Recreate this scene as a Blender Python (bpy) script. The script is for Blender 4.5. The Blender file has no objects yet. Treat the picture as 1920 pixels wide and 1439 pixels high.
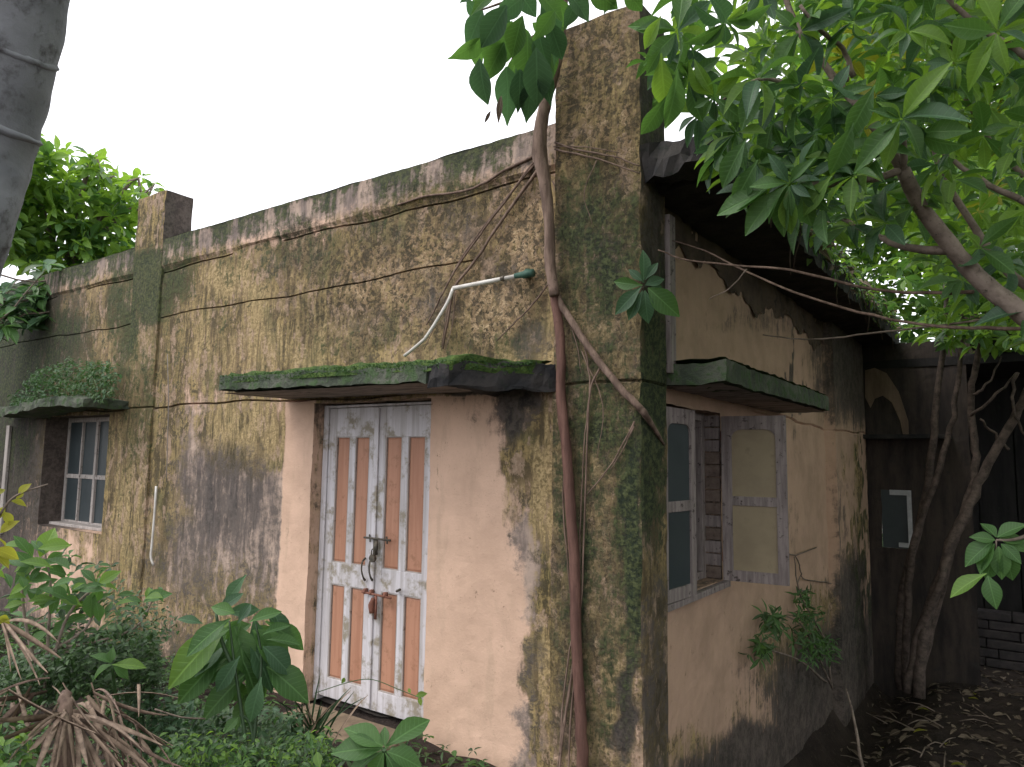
import bpy, math, random
import numpy as np
from mathutils import Matrix, Vector
random.seed(7); rng = np.random.default_rng(7)
SC = bpy.context.scene; COL = SC.collection

# ------------------------------------------------------------------ camera
FOC = 1350.; PITCH = math.radians(5.9); ROLL = math.radians(0.85); YAW = math.radians(35.0)
EYE = np.array([0., 0., 1.72])
_fw = np.array([-math.sin(YAW)*math.cos(PITCH), math.cos(YAW)*math.cos(PITCH), math.sin(PITCH)])
_r = np.array([math.cos(YAW), math.sin(YAW), 0.]); _u = np.cross(_r, _fw)
_rt = _r*math.cos(ROLL)+_u*math.sin(ROLL); _up = -_r*math.sin(ROLL)+_u*math.cos(ROLL)
cam_d = bpy.data.cameras.new('camera'); cam = bpy.data.objects.new('camera', cam_d); COL.objects.link(cam)
cam_d.sensor_width = 36; cam_d.lens = FOC/1920*36; cam_d.clip_start = .05; cam_d.clip_end = 1200
cam.matrix_world = Matrix(((_rt[0], _up[0], -_fw[0], EYE[0]), (_rt[1], _up[1], -_fw[1], EYE[1]), (_rt[2], _up[2], -_fw[2], EYE[2]), (0, 0, 0, 1)))
SC.camera = cam

# ------------------------------------------------------------------ sky, sun, exposure (overcast)
SUN_EL, SUN_AZ = math.radians(58), math.radians(215)
w = bpy.data.worlds.new('World'); SC.world = w; w.use_nodes = True
nt = w.node_tree; nt.nodes.clear()
sky = nt.nodes.new('ShaderNodeTexSky'); sky.sky_type = 'NISHITA'; sky.sun_disc = False
sky.sun_elevation = SUN_EL; sky.sun_rotation = SUN_AZ; sky.air_density = 1; sky.dust_density = 3; sky.ozone_density = 1
cl = nt.nodes.new('ShaderNodeMixRGB'); cl.inputs[0].default_value = .86
cl.inputs[2].default_value = (6.8, 6.75, 6.95, 1)        # even cloud cover hiding most of the blue
bg = nt.nodes.new('ShaderNodeBackground'); bg.inputs[1].default_value = .12
wo = nt.nodes.new('ShaderNodeOutputWorld')
nt.links.new(sky.outputs[0], cl.inputs[1]); nt.links.new(cl.outputs[0], bg.inputs[0]); nt.links.new(bg.outputs[0], wo.inputs[0])
sd = bpy.data.lights.new('sun', 'SUN'); sd.energy = .7; sd.angle = math.radians(25); sd.color = (1, .96, .9)
so = bpy.data.objects.new('sun', sd); COL.objects.link(so)
_s = Vector((math.sin(SUN_AZ)*math.cos(SUN_EL), math.cos(SUN_AZ)*math.cos(SUN_EL), math.sin(SUN_EL)))
so.rotation_euler = _s.to_track_quat('Z', 'Y').to_euler(); so.location = (0, -3, 12)
SC.view_settings.view_transform = 'Standard'; SC.view_settings.look = 'None'
SC.view_settings.gamma = 1; SC.view_settings.use_curve_mapping = False
SC.view_settings.exposure = 1.4
SC.cycles.max_bounces = 8; SC.cycles.transparent_max_bounces = 8

# ------------------------------------------------------------------ places measured on the photograph
def ray(px, py): return _fw*FOC+_rt*(px-960)-_up*(py-719.5)
def at_y(px, py, Y): d = ray(px, py); return EYE+d*(Y-EYE[1])/d[1]
def at_x(px, py, X): d = ray(px, py); return EYE+d*(X-EYE[0])/d[0]
def at_d(px, py, D): d = ray(px, py); return EYE+d/np.linalg.norm(d)*D
def proj(P):
    v = np.atleast_2d(P)-EYE; z = v@_fw; z = np.where(z > .05, z, .05)
    return 960+FOC*(v@_rt)/z, 719.5-FOC*(v@_up)/z

# ------------------------------------------------------------------ helpers
def tag(o, label=None, cat=None, group=None, kind=None):
    if label: o['label'] = label
    if cat: o['category'] = cat
    if group: o['group'] = group
    if kind: o['kind'] = kind
    return o
def thing(name, loc, label, cat, group=None):
    o = bpy.data.objects.new(name, None); o.empty_display_size = .1; COL.objects.link(o); o.location = tuple(map(float, loc))
    return tag(o, label, cat, group)
def origin(o):
    p = Vector((0, 0, 0))
    while o is not None: p += o.location; o = o.parent
    return p
class MB:
    def __init__(s): s.v = []; s.f = []
    def add(s, v, f):
        n = len(s.v); s.v += [tuple(map(float, p)) for p in v]; s.f += [tuple(i+n for i in q) for q in f]; return s
    def box(s, a, b):
        x0, y0, z0 = a; x1, y1, z1 = b
        return s.add([(x0,y0,z0),(x1,y0,z0),(x1,y1,z0),(x0,y1,z0),(x0,y0,z1),(x1,y0,z1),(x1,y1,z1),(x0,y1,z1)],
              [(0,3,2,1),(4,5,6,7),(0,1,5,4),(1,2,6,5),(2,3,7,6),(3,0,4,7)])
    def obox(s, o, ax, ay, az):   # box from corner o with edge vectors
        o, ax, ay, az = map(np.array, (o, ax, ay, az))
        P = [o, o+ax, o+ax+ay, o+ay, o+az, o+ax+az, o+ax+ay+az, o+ay+az]
        return s.add(P, [(0,3,2,1),(4,5,6,7),(0,1,5,4),(1,2,6,5),(2,3,7,6),(3,0,4,7)])
    def tube(s, pts, rad, n=8, smooth=3, jit=0., cap=True):
        pts = np.array(pts, float); rad = np.array(rad if hasattr(rad, '__len__') else [rad]*len(pts), float)
        if smooth > 1 and len(pts) > 2:
            P = np.vstack([2*pts[0]-pts[1], pts, 2*pts[-1]-pts[-2]]); out = []; ro = []
            for i in range(len(pts)-1):
                for k in range(smooth):
                    t = k/smooth; a, b, c, d = P[i:i+4]
                    out.append(.5*((2*b)+(-a+c)*t+(2*a-5*b+4*c-d)*t*t+(-a+3*b-3*c+d)*t**3)); ro.append(rad[i]*(1-t)+rad[i+1]*t)
            out.append(pts[-1]); ro.append(rad[-1]); pts = np.array(out); rad = np.array(ro)
        if jit: pts = pts+rng.normal(0, jit, pts.shape)
        m = len(pts); T = np.gradient(pts, axis=0); T /= np.linalg.norm(T, axis=1)[:, None]+1e-9
        ref = np.array([0, 0, 1.]) if abs(T[0, 2]) < .9 else np.array([1., 0, 0])
        V = []
        A = np.cross(T[0], ref); A /= np.linalg.norm(A)
        for i in range(m):
            A = A-T[i]*(A@T[i]); A /= np.linalg.norm(A)+1e-9; B = np.cross(T[i], A)
            for k in range(n):
                a = 2*math.pi*k/n; rr = rad[i]*(1+random.uniform(-1, 1)*(.07 if n < 20 else .006)); V.append(pts[i]+rr*(math.cos(a)*A+math.sin(a)*B))
        F = [(i*n+k, i*n+(k+1) % n, (i+1)*n+(k+1) % n, (i+1)*n+k) for i in range(m-1) for k in range(n)]
        if cap: F += [tuple(range(n))[::-1], tuple((m-1)*n+k for k in range(n))]
        return s.add(V, F)
def build(name, mb, mat, parent=None, smooth=False, attrs=None, loc=None):
    me = bpy.data.meshes.new(name)
    off = origin(parent) if parent else (Vector(loc) if loc is not None else Vector((0, 0, 0)))
    V = np.array(mb.v, float)-np.array(off)
    me.from_pydata(V.tolist(), [], mb.f); me.materials.append(mat)
    if smooth: me.polygons.foreach_set('use_smooth', [True]*len(me.polygons))
    if attrs:
        for k, a in attrs.items():
            at = me.color_attributes.new(k, 'FLOAT_COLOR', 'POINT')
            at.data.foreach_set('color', np.hstack([a, np.ones((len(a), 1))]).astype(np.float32).ravel())
    me.update()
    o = bpy.data.objects.new(name, me); COL.objects.link(o)
    if parent: o.parent = parent
    elif loc is not None: o.location = tuple(map(float, loc))
    return o
def bevel(o, wd=.004, seg=2):
    m = o.modifiers.new('bevel', 'BEVEL'); m.width = wd; m.segments = seg; m.limit_method = 'ANGLE'; return o

# value noise on arrays
_tab = rng.random((64, 64, 64))
def vn(P, sc):
    q = np.asarray(P)*sc; i = np.floor(q).astype(int); f = q-i; f = f*f*(3-2*f)
    g = lambda a, b, c: _tab[(i[:, 0]+a) % 64, (i[:, 1]+b) % 64, (i[:, 2]+c) % 64]
    x0 = g(0,0,0)*(1-f[:,0])+g(1,0,0)*f[:,0]; x1 = g(0,1,0)*(1-f[:,0])+g(1,1,0)*f[:,0]
    x2 = g(0,0,1)*(1-f[:,0])+g(1,0,1)*f[:,0]; x3 = g(0,1,1)*(1-f[:,0])+g(1,1,1)*f[:,0]
    return (x0*(1-f[:,1])+x1*f[:,1])*(1-f[:,2])+(x2*(1-f[:,1])+x3*f[:,1])*f[:,2]

# ------------------------------------------------------------------ materials
class NT:
    def __init__(s, name):
        s.m = bpy.data.materials.new(name); s.m.use_nodes = True; s.t = s.m.node_tree; s.t.nodes.clear()
        s.o = s.n('ShaderNodeOutputMaterial')
        s.tc = s.n('ShaderNodeTexCoord').outputs['Object']
    def n(s, k): return s.t.nodes.new(k)
    def l(s, a, b):
        if isinstance(a, (int, float)): b.default_value = a
        elif isinstance(a, tuple): b.default_value = a if len(a) == 4 else (*a, 1)
        else: s.t.links.new(a, b)
    def map(s, sc, off=(0, 0, 0)):
        m = s.n('ShaderNodeMapping'); s.l(s.tc, m.inputs[0]); m.inputs['Scale'].default_value = sc; m.inputs['Location'].default_value = off; return m.outputs[0]
    def noise(s, sc, det=5, rough=.6, vec=None, dist=0):
        m = s.n('ShaderNodeTexNoise'); s.l(vec or s.tc, m.inputs['Vector']); m.inputs['Scale'].default_value = sc
        m.inputs['Detail'].default_value = det; m.inputs['Roughness'].default_value = rough; m.inputs['Distortion'].default_value = dist; return m.outputs[0]
    def voro(s, sc, vec=None, feat='F1'):
        m = s.n('ShaderNodeTexVoronoi'); m.feature = feat; s.l(vec or s.tc, m.inputs['Vector']); m.inputs['Scale'].default_value = sc; return m.outputs[0]
    def mth(s, op, a, b=0., c=0.):
        m = s.n('ShaderNodeMath'); m.operation = op; s.l(a, m.inputs[0]); s.l(b, m.inputs[1]); s.l(c, m.inputs[2]); return m.outputs[0]
    def ss(s, v, a, b):
        m = s.n('ShaderNodeMapRange'); m.interpolation_type = 'SMOOTHSTEP'; s.l(v, m.inputs[0]); s.l(a, m.inputs[1]); s.l(b, m.inputs[2]); return m.outputs[0]
    def mix(s, f, a, b, mode='MIX'):
        m = s.n('ShaderNodeMixRGB'); m.blend_type = mode; s.l(f, m.inputs[0]); s.l(a, m.inputs[1]); s.l(b, m.inputs[2]); return m.outputs[0]
    def attr(s, name):
        a = s.n('ShaderNodeAttribute'); a.attribute_name = name; x = s.n('ShaderNodeSeparateColor'); s.l(a.outputs['Color'], x.inputs[0]); return x.outputs
    def stain(s, mask, noi, amp=1.2, soft=.1):   # mask 0..1 broken up by noise
        v = s.mth('ADD', mask, s.mth('MULTIPLY', s.mth('SUBTRACT', noi, .5), amp)); return s.ss(v, .5-soft, .5+soft)
    def out(s, col, rough=.85, bump=None, bd=.01, bs=.5, spec=.3, metal=0, sheen=0):
        p = s.n('ShaderNodeBsdfPrincipled'); s.l(col, p.inputs['Base Color']); s.l(rough, p.inputs['Roughness']); p.inputs['Specular IOR Level'].default_value = spec
        p.inputs['Metallic'].default_value = metal
        if bump is not None:
            b = s.n('ShaderNodeBump'); b.inputs['Strength'].default_value = bs; b.inputs['Distance'].default_value = bd; s.l(bump, b.inputs['Height']); s.l(b.outputs[0], p.inputs['Normal'])
        s.l(p.outputs[0], s.o.inputs[0]); return s.m

def plaster_mat(name, paint_a=(.62, .425, .315), paint_b=(.52, .355, .26)):
    s = NT(name); A = s.attr('stain_a'); B = s.attr('stain_b')
    wv = s.n('ShaderNodeTexNoise'); s.l(s.tc, wv.inputs['Vector']); wv.inputs['Scale'].default_value = 3.5; wv.inputs['Detail'].default_value = 4
    wp = s.n('ShaderNodeMixRGB'); wp.blend_type = 'ADD'; wp.inputs[0].default_value = .09; s.l(s.tc, wp.inputs[1]); s.l(wv.outputs['Color'], wp.inputs[2])
    def wmap(sc, off=(0, 0, 0)):
        m = s.n('ShaderNodeMapping'); s.l(wp.outputs[0], m.inputs[0]); m.inputs['Scale'].default_value = sc; m.inputs['Location'].default_value = off; return m.outputs[0]
    st = s.noise(1, 7, .68, wmap((7, 7, 1.3))); st2 = s.noise(1, 6, .72, wmap((21, 21, 2.0), (3, 1, 2)))
    med = s.noise(3.2, 6, .62); fine = s.noise(34, 7, .75); mid = s.noise(10, 8, .72, None, .3); big = s.noise(1.5, 5, .6); spk = s.noise(75, 4, .7)
    a2 = lambda u, v, k=.5: s.mth('ADD', s.mth('MULTIPLY', u, k), s.mth('MULTIPLY', v, 1-k))
    sm = a2(st2, mid); mf = a2(mid, fine, .6)
    col = s.mix(s.ss(med, .35, .68), paint_a, paint_b)
    col = s.mix(s.mth('MULTIPLY', s.ss(st, .52, .7), .4), col, (.40, .29, .205))
    col = s.mix(s.mth('MULTIPLY', s.ss(mf, .57, .66), .35), col, (.27, .18, .125))
    col = s.mix(s.mth('MULTIPLY', s.ss(spk, .63, .70), .3), col, (.25, .16, .11))
    # cement grey where the paint washed off
    g = s.mix(s.ss(st, .36, .62), (.17, .135, .12), (.40, .305, .245)); g = s.mix(s.mth('MULTIPLY', s.ss(mf, .5, .62), .7), g, (.13, .105, .09))
    col = s.mix(s.stain(B[1], mf, 1.9, .2), col, g)
    # khaki algae film, thin enough in places for the paint to show
    ol = s.mix(s.ss(sm, .45, .55), (.058, .047, .020), (.31, .23, .095)); ol = s.mix(s.mth('MULTIPLY', s.ss(big, .46, .58), .6), ol, s.mix(s.ss(st2, .42, .56), (.22, .155, .08), (.40, .30, .15)))
    ol = s.mix(s.mth('MULTIPLY', s.ss(med, .52, .66), .6), ol, s.mix(s.ss(st2, .42, .58), (.055, .060, .022), (.125, .125, .05))); ol = s.mix(s.mth('MULTIPLY', s.ss(mf, .51, .57), .85), ol, (.045, .040, .024))
    ol = s.mix(s.mth('MULTIPLY', s.ss(s.noise(5.5, 7, .7, wmap((1.4, 1.4, .8), (5, 2, 7))), .53, .58), .85), ol, s.mix(s.ss(fine, .4, .6), (.37, .27, .19), (.26, .18, .12)))
    om = s.mth('MULTIPLY', s.stain(A[1], sm, 2.2, .2), .94); col = s.mix(om, col, ol)
    # lighter flakes and crusts
    fl = s.mix(s.ss(fine, .44, .56), (.60, .445, .275), (.25, .17, .095))
    fv = s.mth('ADD', B[0], s.mth('MULTIPLY', s.mth('SUBTRACT', a2(mid, fine, .42), .5), 4.2)); fm = s.mth('MULTIPLY', s.ss(fv, .46, .6), .9)
    col = s.mix(fm, col, fl)
    ck = s.mth('MULTIPLY', s.ss(s.mth('SUBTRACT', .5, a2(s.noise(15, 7, .75, None, .6), fine, .5)), .0, .045), s.ss(B[0], .12, .4)); col = s.mix(s.mth('MULTIPLY', ck, .85), col, (.06, .048, .03))
    # yellow lichen runs
    yv = s.stain(B[2], a2(st2, fine, .6), 3.2, .18); col = s.mix(s.mth('MULTIPLY', yv, .9), col, s.mix(s.ss(fine, .4, .6), (.46, .345, .18), (.20, .15, .07)))
    # grey black mould, and the shade painted through the same channel
    col = s.mix(s.mth('MULTIPLY', s.stain(A[2], a2(sm, fine, .75), 2.6, .26), .93), col, s.mix(s.ss(mf, .42, .6), (.026, .025, .026), (.105, .088, .078)))
    # moss
    mo = s.mix(s.ss(fine, .42, .6), (.016, .027, .014), (.072, .088, .034)); mm = s.mth('MULTIPLY', s.stain(A[0], a2(st2, mf, .4), 3.6, .24), .92)
    col = s.mix(mm, col, mo)
    pit = s.mth('MULTIPLY', s.ss(s.voro(60), .14, .03), s.ss(s.noise(5, 4), .48, .6)); col = s.mix(s.mth('MULTIPLY', pit, .7), col, (.05, .04, .028))
    h = s.mth('ADD', s.mth('MULTIPLY', fine, .35), s.mth('ADD', s.mth('MULTIPLY', fm, .6), s.mth('MULTIPLY', mm, .5))); h = s.mth('SUBTRACT', h, s.mth('MULTIPLY', ck, .8))
    h = s.mth('ADD', h, s.mth('MULTIPLY', s.mth('MAXIMUM', s.mth('MAXIMUM', A[1], A[0]), .1), s.mth('MULTIPLY', mf, 2.4)))
    return s.out(col, .88, h, .012, .7, .25)
M = {}
M['plaster'] = plaster_mat('weathered_plaster')
M['side'] = plaster_mat('side_plaster', (.50, .335, .245), (.40, .27, .195))  # darker copy of the same plaster, side wall shade put into its paint
def simple(name, a, b, sc=8, rough=.8, bd=.004, vec=None, bs=.5, spec=.3, metal=0, det=6, lo=.35, hi=.65, c=None, csc=20, clo=.55, chi=.7, streak=None):
    s = NT(name); v = s.map(streak) if streak else None
    n = s.noise(sc if not streak else 1, det, .65, v); col = s.mix(s.ss(n, lo, hi), a, b); n2 = s.noise(csc, 6, .7)
    if c: col = s.mix(s.ss(n2, clo, chi), col, c)
    M[name] = s.out(col, rough, s.mth('ADD', n, n2), bd, bs, spec, metal); return M[name]
simple('slab', (.045, .058, .04), (.11, .115, .09), 6, .9, .02, bs=.9, c=(.05, .085, .035), csc=12, clo=.48, chi=.6)
simple('slab_under', (.16, .14, .135), (.30, .26, .245), 1, .9, .012, streak=(2.2, 16, 10), c=(.03, .03, .03), csc=5)
simple('mossy', (.028, .06, .012), (.075, .12, .025), 20, .95, .02, bs=1, c=(.04, .05, .02), csc=50)
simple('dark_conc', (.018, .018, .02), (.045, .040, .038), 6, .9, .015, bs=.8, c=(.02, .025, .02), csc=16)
simple('beam', (.07, .05, .038), (.12, .085, .06), 5, .9, .012, c=(.03, .025, .02), csc=9)
simple('door_white', (.43, .40, .40), (.60, .575, .60), 1, .65, .004, streak=(24, 24, 1.2), c=(.27, .235, .18), csc=7, clo=.5, chi=.66)
simple('door_orange', (.36, .175, .11), (.44, .225, .145), 1, .55, .003, streak=(24, 24, 1.5), c=(.30, .15, .09), csc=9)
simple('old_wood', (.17, .14, .135), (.29, .245, .235), 1, .85, .004, streak=(30, 30, 3), c=(.07, .055, .05), csc=22, clo=.57, chi=.66)
simple('frame_paint', (.30, .27, .25), (.42, .38, .35), 1, .8, .003, streak=(30, 30, 3), c=(.12, .10, .085), csc=22)
simple('shutter_board', (.25, .20, .13), (.31, .25, .16), 3, .6, .002, c=(.21, .17, .11), csc=3)
simple('rust', (.16, .07, .05), (.26, .11, .075), 30, .8, .002, c=(.08, .04, .03), csc=60)
simple('dark_iron', (.06, .055, .045), (.13, .11, .085), 40, .6, .002, metal=.4)
simple('pvc', (.45, .42, .38), (.62, .60, .56), 6, .5, .001, c=(.28, .25, .2), csc=18, clo=.6)
simple('green_fit', (.03, .08, .06), (.05, .11, .08), 30, .6, .002)
simple('root_brown', (.10, .066, .050), (.21, .145, .112), 1, .85, .004, streak=(30, 30, 5), c=(.09, .06, .045), csc=30)
simple('root_red', (.085, .042, .033), (.15, .078, .06), 1, .8, .004, streak=(30, 30, 4), c=(.08, .04, .03), csc=30)
simple('bark', (.13, .10, .08), (.24, .19, .155), 12, .85, .006, c=(.05, .04, .03), csc=40)
simple('stem_bark', (.05, .038, .032), (.12, .09, .075), 14, .85, .006, c=(.035, .03, .025), csc=40)
simple('bark_grey', (.21, .215, .24), (.30, .305, .335), 1, .85, .006, streak=(3, 3, 7), c=(.12, .115, .125), csc=16, clo=.5)
simple('soil', (.022, .015, .012), (.05, .035, .028), 3, .95, .04, bs=1, c=(.075, .055, .042), csc=30, clo=.55)
simple('sand_step', (.13, .095, .065), (.20, .15, .10), 8, .9, .01, c=(.08, .07, .04), csc=14)
simple('dead_frond', (.15, .105, .075), (.31, .225, .165), 1, .75, .004, streak=(20, 20, 3), c=(.09, .055, .04), csc=16, clo=.58)
simple('brick_mat', (.13, .095, .08), (.19, .145, .12), 20, .9, .004, c=(.05, .04, .035), csc=30)
simple('block_mat', (.03, .026, .028), (.055, .045, .045), 9, .7, .01, c=(.02, .018, .018), csc=20)
simple('shed_mat', (.012, .011, .012), (.022, .02, .02), 2, .9, .01, streak=(8, 8, 1), c=(.02, .024, .018))  # near black carries the deep shade under the shed
simple('wing_mat', (.022, .018, .018), (.055, .042, .035), 1, .9, .01, streak=(7, 7, 1.4), c=(.03, .028, .026), csc=8)  # albedo lowered to stand in for missing canopy shade
simple('wing_pale', (.13, .09, .065), (.22, .155, .11), 1, .9, .006, streak=(7, 7, 1.4), c=(.14, .10, .07), csc=8)
simple('interior', (.10, .09, .08), (.14, .12, .10), 3, .95)
simple('white_trim', (.34, .34, .36), (.45, .45, .47), 10, .6, .002)
simple('wire_grey', (.16, .14, .125), (.24, .21, .19), 10, .7, .001)
def glass_mat():
    s = NT('dusty_glass'); n = s.noise(6, 5); col = s.mix(n, (.025, .036, .04), (.045, .058, .062)); M['glass'] = s.out(col, s.mth('ADD', .25, s.mth('MULTIPLY', n, .3)), None, spec=.4)
glass_mat()
def leaf_mat(name, a, b, tr, mixf=.35, rough=.42, veins=True):
    s = NT(name); oi = s.n('ShaderNodeObjectInfo').outputs['Random']; lc = s.attr('leaf_coord')
    f = s.mth('FRACT', s.mth('ADD', oi, lc[2])); col = s.mix(f, a, b)
    n = s.noise(20, 4); col = s.mix(s.mth('MULTIPLY', n, .45), col, tuple(x*.55 for x in a))
    ax = s.mth('ABSOLUTE', s.mth('SUBTRACT', lc[0], .5)); rib = s.ss(ax, .022, .006)
    sv = s.ss(s.mth('SINE', s.mth('MULTIPLY', s.mth('SUBTRACT', lc[1], s.mth('MULTIPLY', ax, .8)), 62.)), .78, .98)
    v = s.mth('MAXIMUM', s.mth('MULTIPLY', rib, .75), s.mth('MULTIPLY', sv, .32)); col = s.mix(s.mth('MULTIPLY', v, .55), col, tuple(min(1, x*2.1+.03) for x in b))
    col = s.mix(s.mth('MULTIPLY', s.ss(s.noise(9, 6, .7), .62, .72), .5), col, (.16, .13, .04))
    p = s.n('ShaderNodeBsdfPrincipled'); s.l(col, p.inputs['Base Color']); p.inputs['Roughness'].default_value = rough; p.inputs['Specular IOR Level'].default_value = .4
    t = s.n('ShaderNodeBsdfTranslucent'); s.l(s.mix(f, tr, tuple(min(1, x*1.35) for x in tr)), t.inputs[0])
    b_ = s.n('ShaderNodeBump'); b_.inputs['Strength'].default_value = .5; b_.inputs['Distance'].default_value = .004; s.l(s.mth('SUBTRACT', n, v), b_.inputs['Height']); s.l(b_.outputs[0], p.inputs['Normal'])
    m = s.n('ShaderNodeMixShader'); m.inputs[0].default_value = mixf; s.l(p.outputs[0], m.inputs[1]); s.l(t.outputs[0], m.inputs[2]); s.l(m.outputs[0], s.o.inputs[0]); M[name] = s.m
leaf_mat('leaf_green', (.05, .12, .035), (.095, .195, .055), (.115, .25, .04), .36)
leaf_mat('leaf_blue', (.045, .10, .05), (.075, .15, .07), (.08, .18, .06), .3)
leaf_mat('leaf_bright', (.10, .20, .045), (.17, .29, .055), (.25, .43, .04), .45)
leaf_mat('leaf_yellow', (.24, .25, .03), (.36, .34, .04), (.45, .46, .04), .45)
leaf_mat('leaf_dark', (.025, .055, .022), (.045, .09, .03), (.04, .09, .02), .2)
leaf_mat('leaf_litter', (.08, .055, .04), (.24, .19, .14), (.1, .06, .03), .1, .8)
leaf_mat('fern_green', (.04, .085, .03), (.075, .14, .045), (.06, .14, .03), .25)

# ------------------------------------------------------------------ leaves
def leaf_tpl(wd=.42, peak=.55, fold=.18, droop=.18, seg=6, tip=1.0):
    """unit leaf: x across, y along, z normal"""
    V = []; F = []
    for i in range(seg+1):
        t = i/seg; e = math.log(.5)/math.log(peak); wv = wd/2*math.sin(math.pi*min(1, t**e))**tip
        if i == 0: wv = wd*.03
        if i == seg: wv = wd*.02
        z = -droop*t*t
        V += [(-wv, t, z+fold*wv), (0, t, z), (wv, t, z+fold*wv)]
        if i: b = 3*i; F += [(b-3, b-2, b+1, b), (b-2, b-1, b+2, b+1)]
    return np.array(V), F
TPL = {'obo': leaf_tpl(.42, .58, .5, .3, 8), 'obo2': leaf_tpl(.38, .55, .9, .5, 8), 'ova': leaf_tpl(.5, .40, .5, .35, 8, tip=1.25), 'wide': leaf_tpl(.56, .5, .5, .28, 8),
       'lance': leaf_tpl(.26, .45, .5, .3), 'small': leaf_tpl(.5, .5, .4, .2, seg=3), 'med': leaf_tpl(.42, .6, .5, .3, seg=4), 'strip': leaf_tpl(.09, .4, .8, .35, tip=.6)}
def frame(d, nrm):
    d = d/(np.linalg.norm(d)+1e-9); n = nrm-d*(nrm@d); n /= np.linalg.norm(n)+1e-9; return np.cross(d, n), d, n
_leafmesh = {}
def leaf_mesh(t, mat):
    if (t, mat) not in _leafmesh:
        V, F = TPL[t]; me = bpy.data.meshes.new('leaf'); me.from_pydata(V.tolist(), [], F); me.materials.append(M[mat])
        at = me.color_attributes.new('leaf_coord', 'FLOAT_COLOR', 'POINT'); at.data.foreach_set('color', np.stack([V[:, 0]+.5, V[:, 1], 0*V[:, 0], 0*V[:, 0]+1], 1).astype(np.float32).ravel())
        me.polygons.foreach_set('use_smooth', [True]*len(F)); _leafmesh[t, mat] = me
    return _leafmesh[t, mat]
def leaf_obj(L, parent, name='leaf'):
    pos, d, n, ln, t, mat = L[:6]; x, y, z = frame(np.array(d), np.array(n)); o = bpy.data.objects.new(name, leaf_mesh(t, mat)); COL.objects.link(o); o.parent = parent
    m = np.eye(4); m[:3, 0] = x*ln; m[:3, 1] = y*ln; m[:3, 2] = z*ln; m[:3, 3] = np.array(pos)-np.array(origin(parent)); o.matrix_local = Matrix(m.tolist()); return o
def leaf_stuff(Ls, parent, mat, name='foliage', loc=None):
    if not Ls: return None
    VV = []; FF = []; TT = []; n0 = 0
    for L in Ls:
        V, F = TPL[L[4]]; x, y, z = frame(np.array(L[1]), np.array(L[2])); W = (V[:, :1]*x+V[:, 1:2]*y+V[:, 2:]*z)*L[3]+np.array(L[0]); VV.append(W)
        FF += [tuple(i+n0 for i in q) for q in F]; n0 += len(V); TT.append(np.stack([V[:, 0]+.5, V[:, 1], np.full(len(V), random.random())], 1))
    mb = MB(); mb.v = np.vstack(VV); mb.f = FF
    o = build(name, mb, M[mat], parent, True, {'leaf_coord': np.vstack(TT)}, loc); o['kind'] = 'stuff'; return o
def leaves(Ls, parent, limit=300):
    """largest ones in the picture as single parts, the rest joined"""
    def size(L):
        p = np.array(L[0])+np.array(L[1])*L[3]*.5; x, y = proj(p); v = (p-EYE)@_fw
        return (L[3]/max(v, .3) if (v > .2 and -60 < x[0] < 1980 and -60 < y[0] < 1500) else 0)
    S = sorted(Ls, key=lambda L: -size(L)); near = [L for L in S[:limit] if size(L)*FOC > 14]; rest = S[len(near):]
    for L in near: leaf_obj(L, parent)
    for m in sorted({L[5] for L in rest}): leaf_stuff([L for L in rest if L[5] == m], parent, m)
def unit(v): return v/(np.linalg.norm(v)+1e-9)
def whorl(c, ax, n, ln, t, mat, spread=1.0, up=.35):
    c = np.array(c); ax = unit(np.array(ax, float)); a = unit(np.cross(ax, [.3, .2, 1.])); b = np.cross(ax, a); out = []; ph = random.random()*6
    for k in range(n):
        an = ph+2*math.pi*k/n*1.0+random.uniform(-.35, .35); r = math.cos(an)*a+math.sin(an)*b
        d = unit(r*spread+ax*random.uniform(-.15, .75)+np.array([0, 0, -.25])); nn = unit(ax*1.0+np.array([0, 0, .5])+rng.normal(0, .35, 3))
        out.append((c+d*ln*.06, d, nn, ln*random.uniform(.5, 1.2), random.choice(t) if isinstance(t, (list, tuple)) else t, random.choice(mat) if isinstance(mat, (list, tuple)) else mat))
    return out
def pleaf(b, t, D, tp='obo', mat='leaf_green', tilt=.35, dz=0.):
    """leaf from its base and tip as measured, D metres away"""
    P = at_d(*b, D); Q = at_d(*t, D+dz+random.uniform(-.03, .03)); d = Q-P; n = unit(EYE-P)+np.array([0, 0, tilt])+rng.normal(0, .22, 3)
    return (P, unit(d), n, np.linalg.norm(d), tp, mat)

# ------------------------------------------------------------------ terrain
def sstep(a, b, x): t = np.clip((x-a)/(b-a), 0, 1); return t*t*(3-2*t)
def ground_z(x, y):
    x = np.asarray(x, float); y = np.asarray(y, float)
    side = sstep(-2.2, -1.3, x)*sstep(1.8, 7.0, y); z = -1.12*side+.38*sstep(-1.45, -.7, x)*side
    far = sstep(3.4, 4.5, y)*sstep(-1.5, -2.5, x); z = z-.0*far
    P = np.stack([x.ravel(), y.ravel(), 0*x.ravel()], 1)
    return z+((vn(P, 1.3)-.5)*.09+(vn(P, 5)-.5)*.045).reshape(x.shape)
def axis(lo, hi, c0, c1, st, far):
    a = list(np.arange(c0, c1, st)); x = c0; s = st
    while x > lo: s *= 1.35; x -= s; a.insert(0, x)
    x = c1; s = st
    while x < hi: a.append(x); s *= 1.35; x += s
    a.append(hi+1); return np.array(a)
gx = axis(-400, 400, -9, 4, .09, 0); gy = axis(-400, 600, -1, 13, .09, 0)
X, Y = np.meshgrid(gx, gy); Z = ground_z(X, Y); nx = len(gx)
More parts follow.
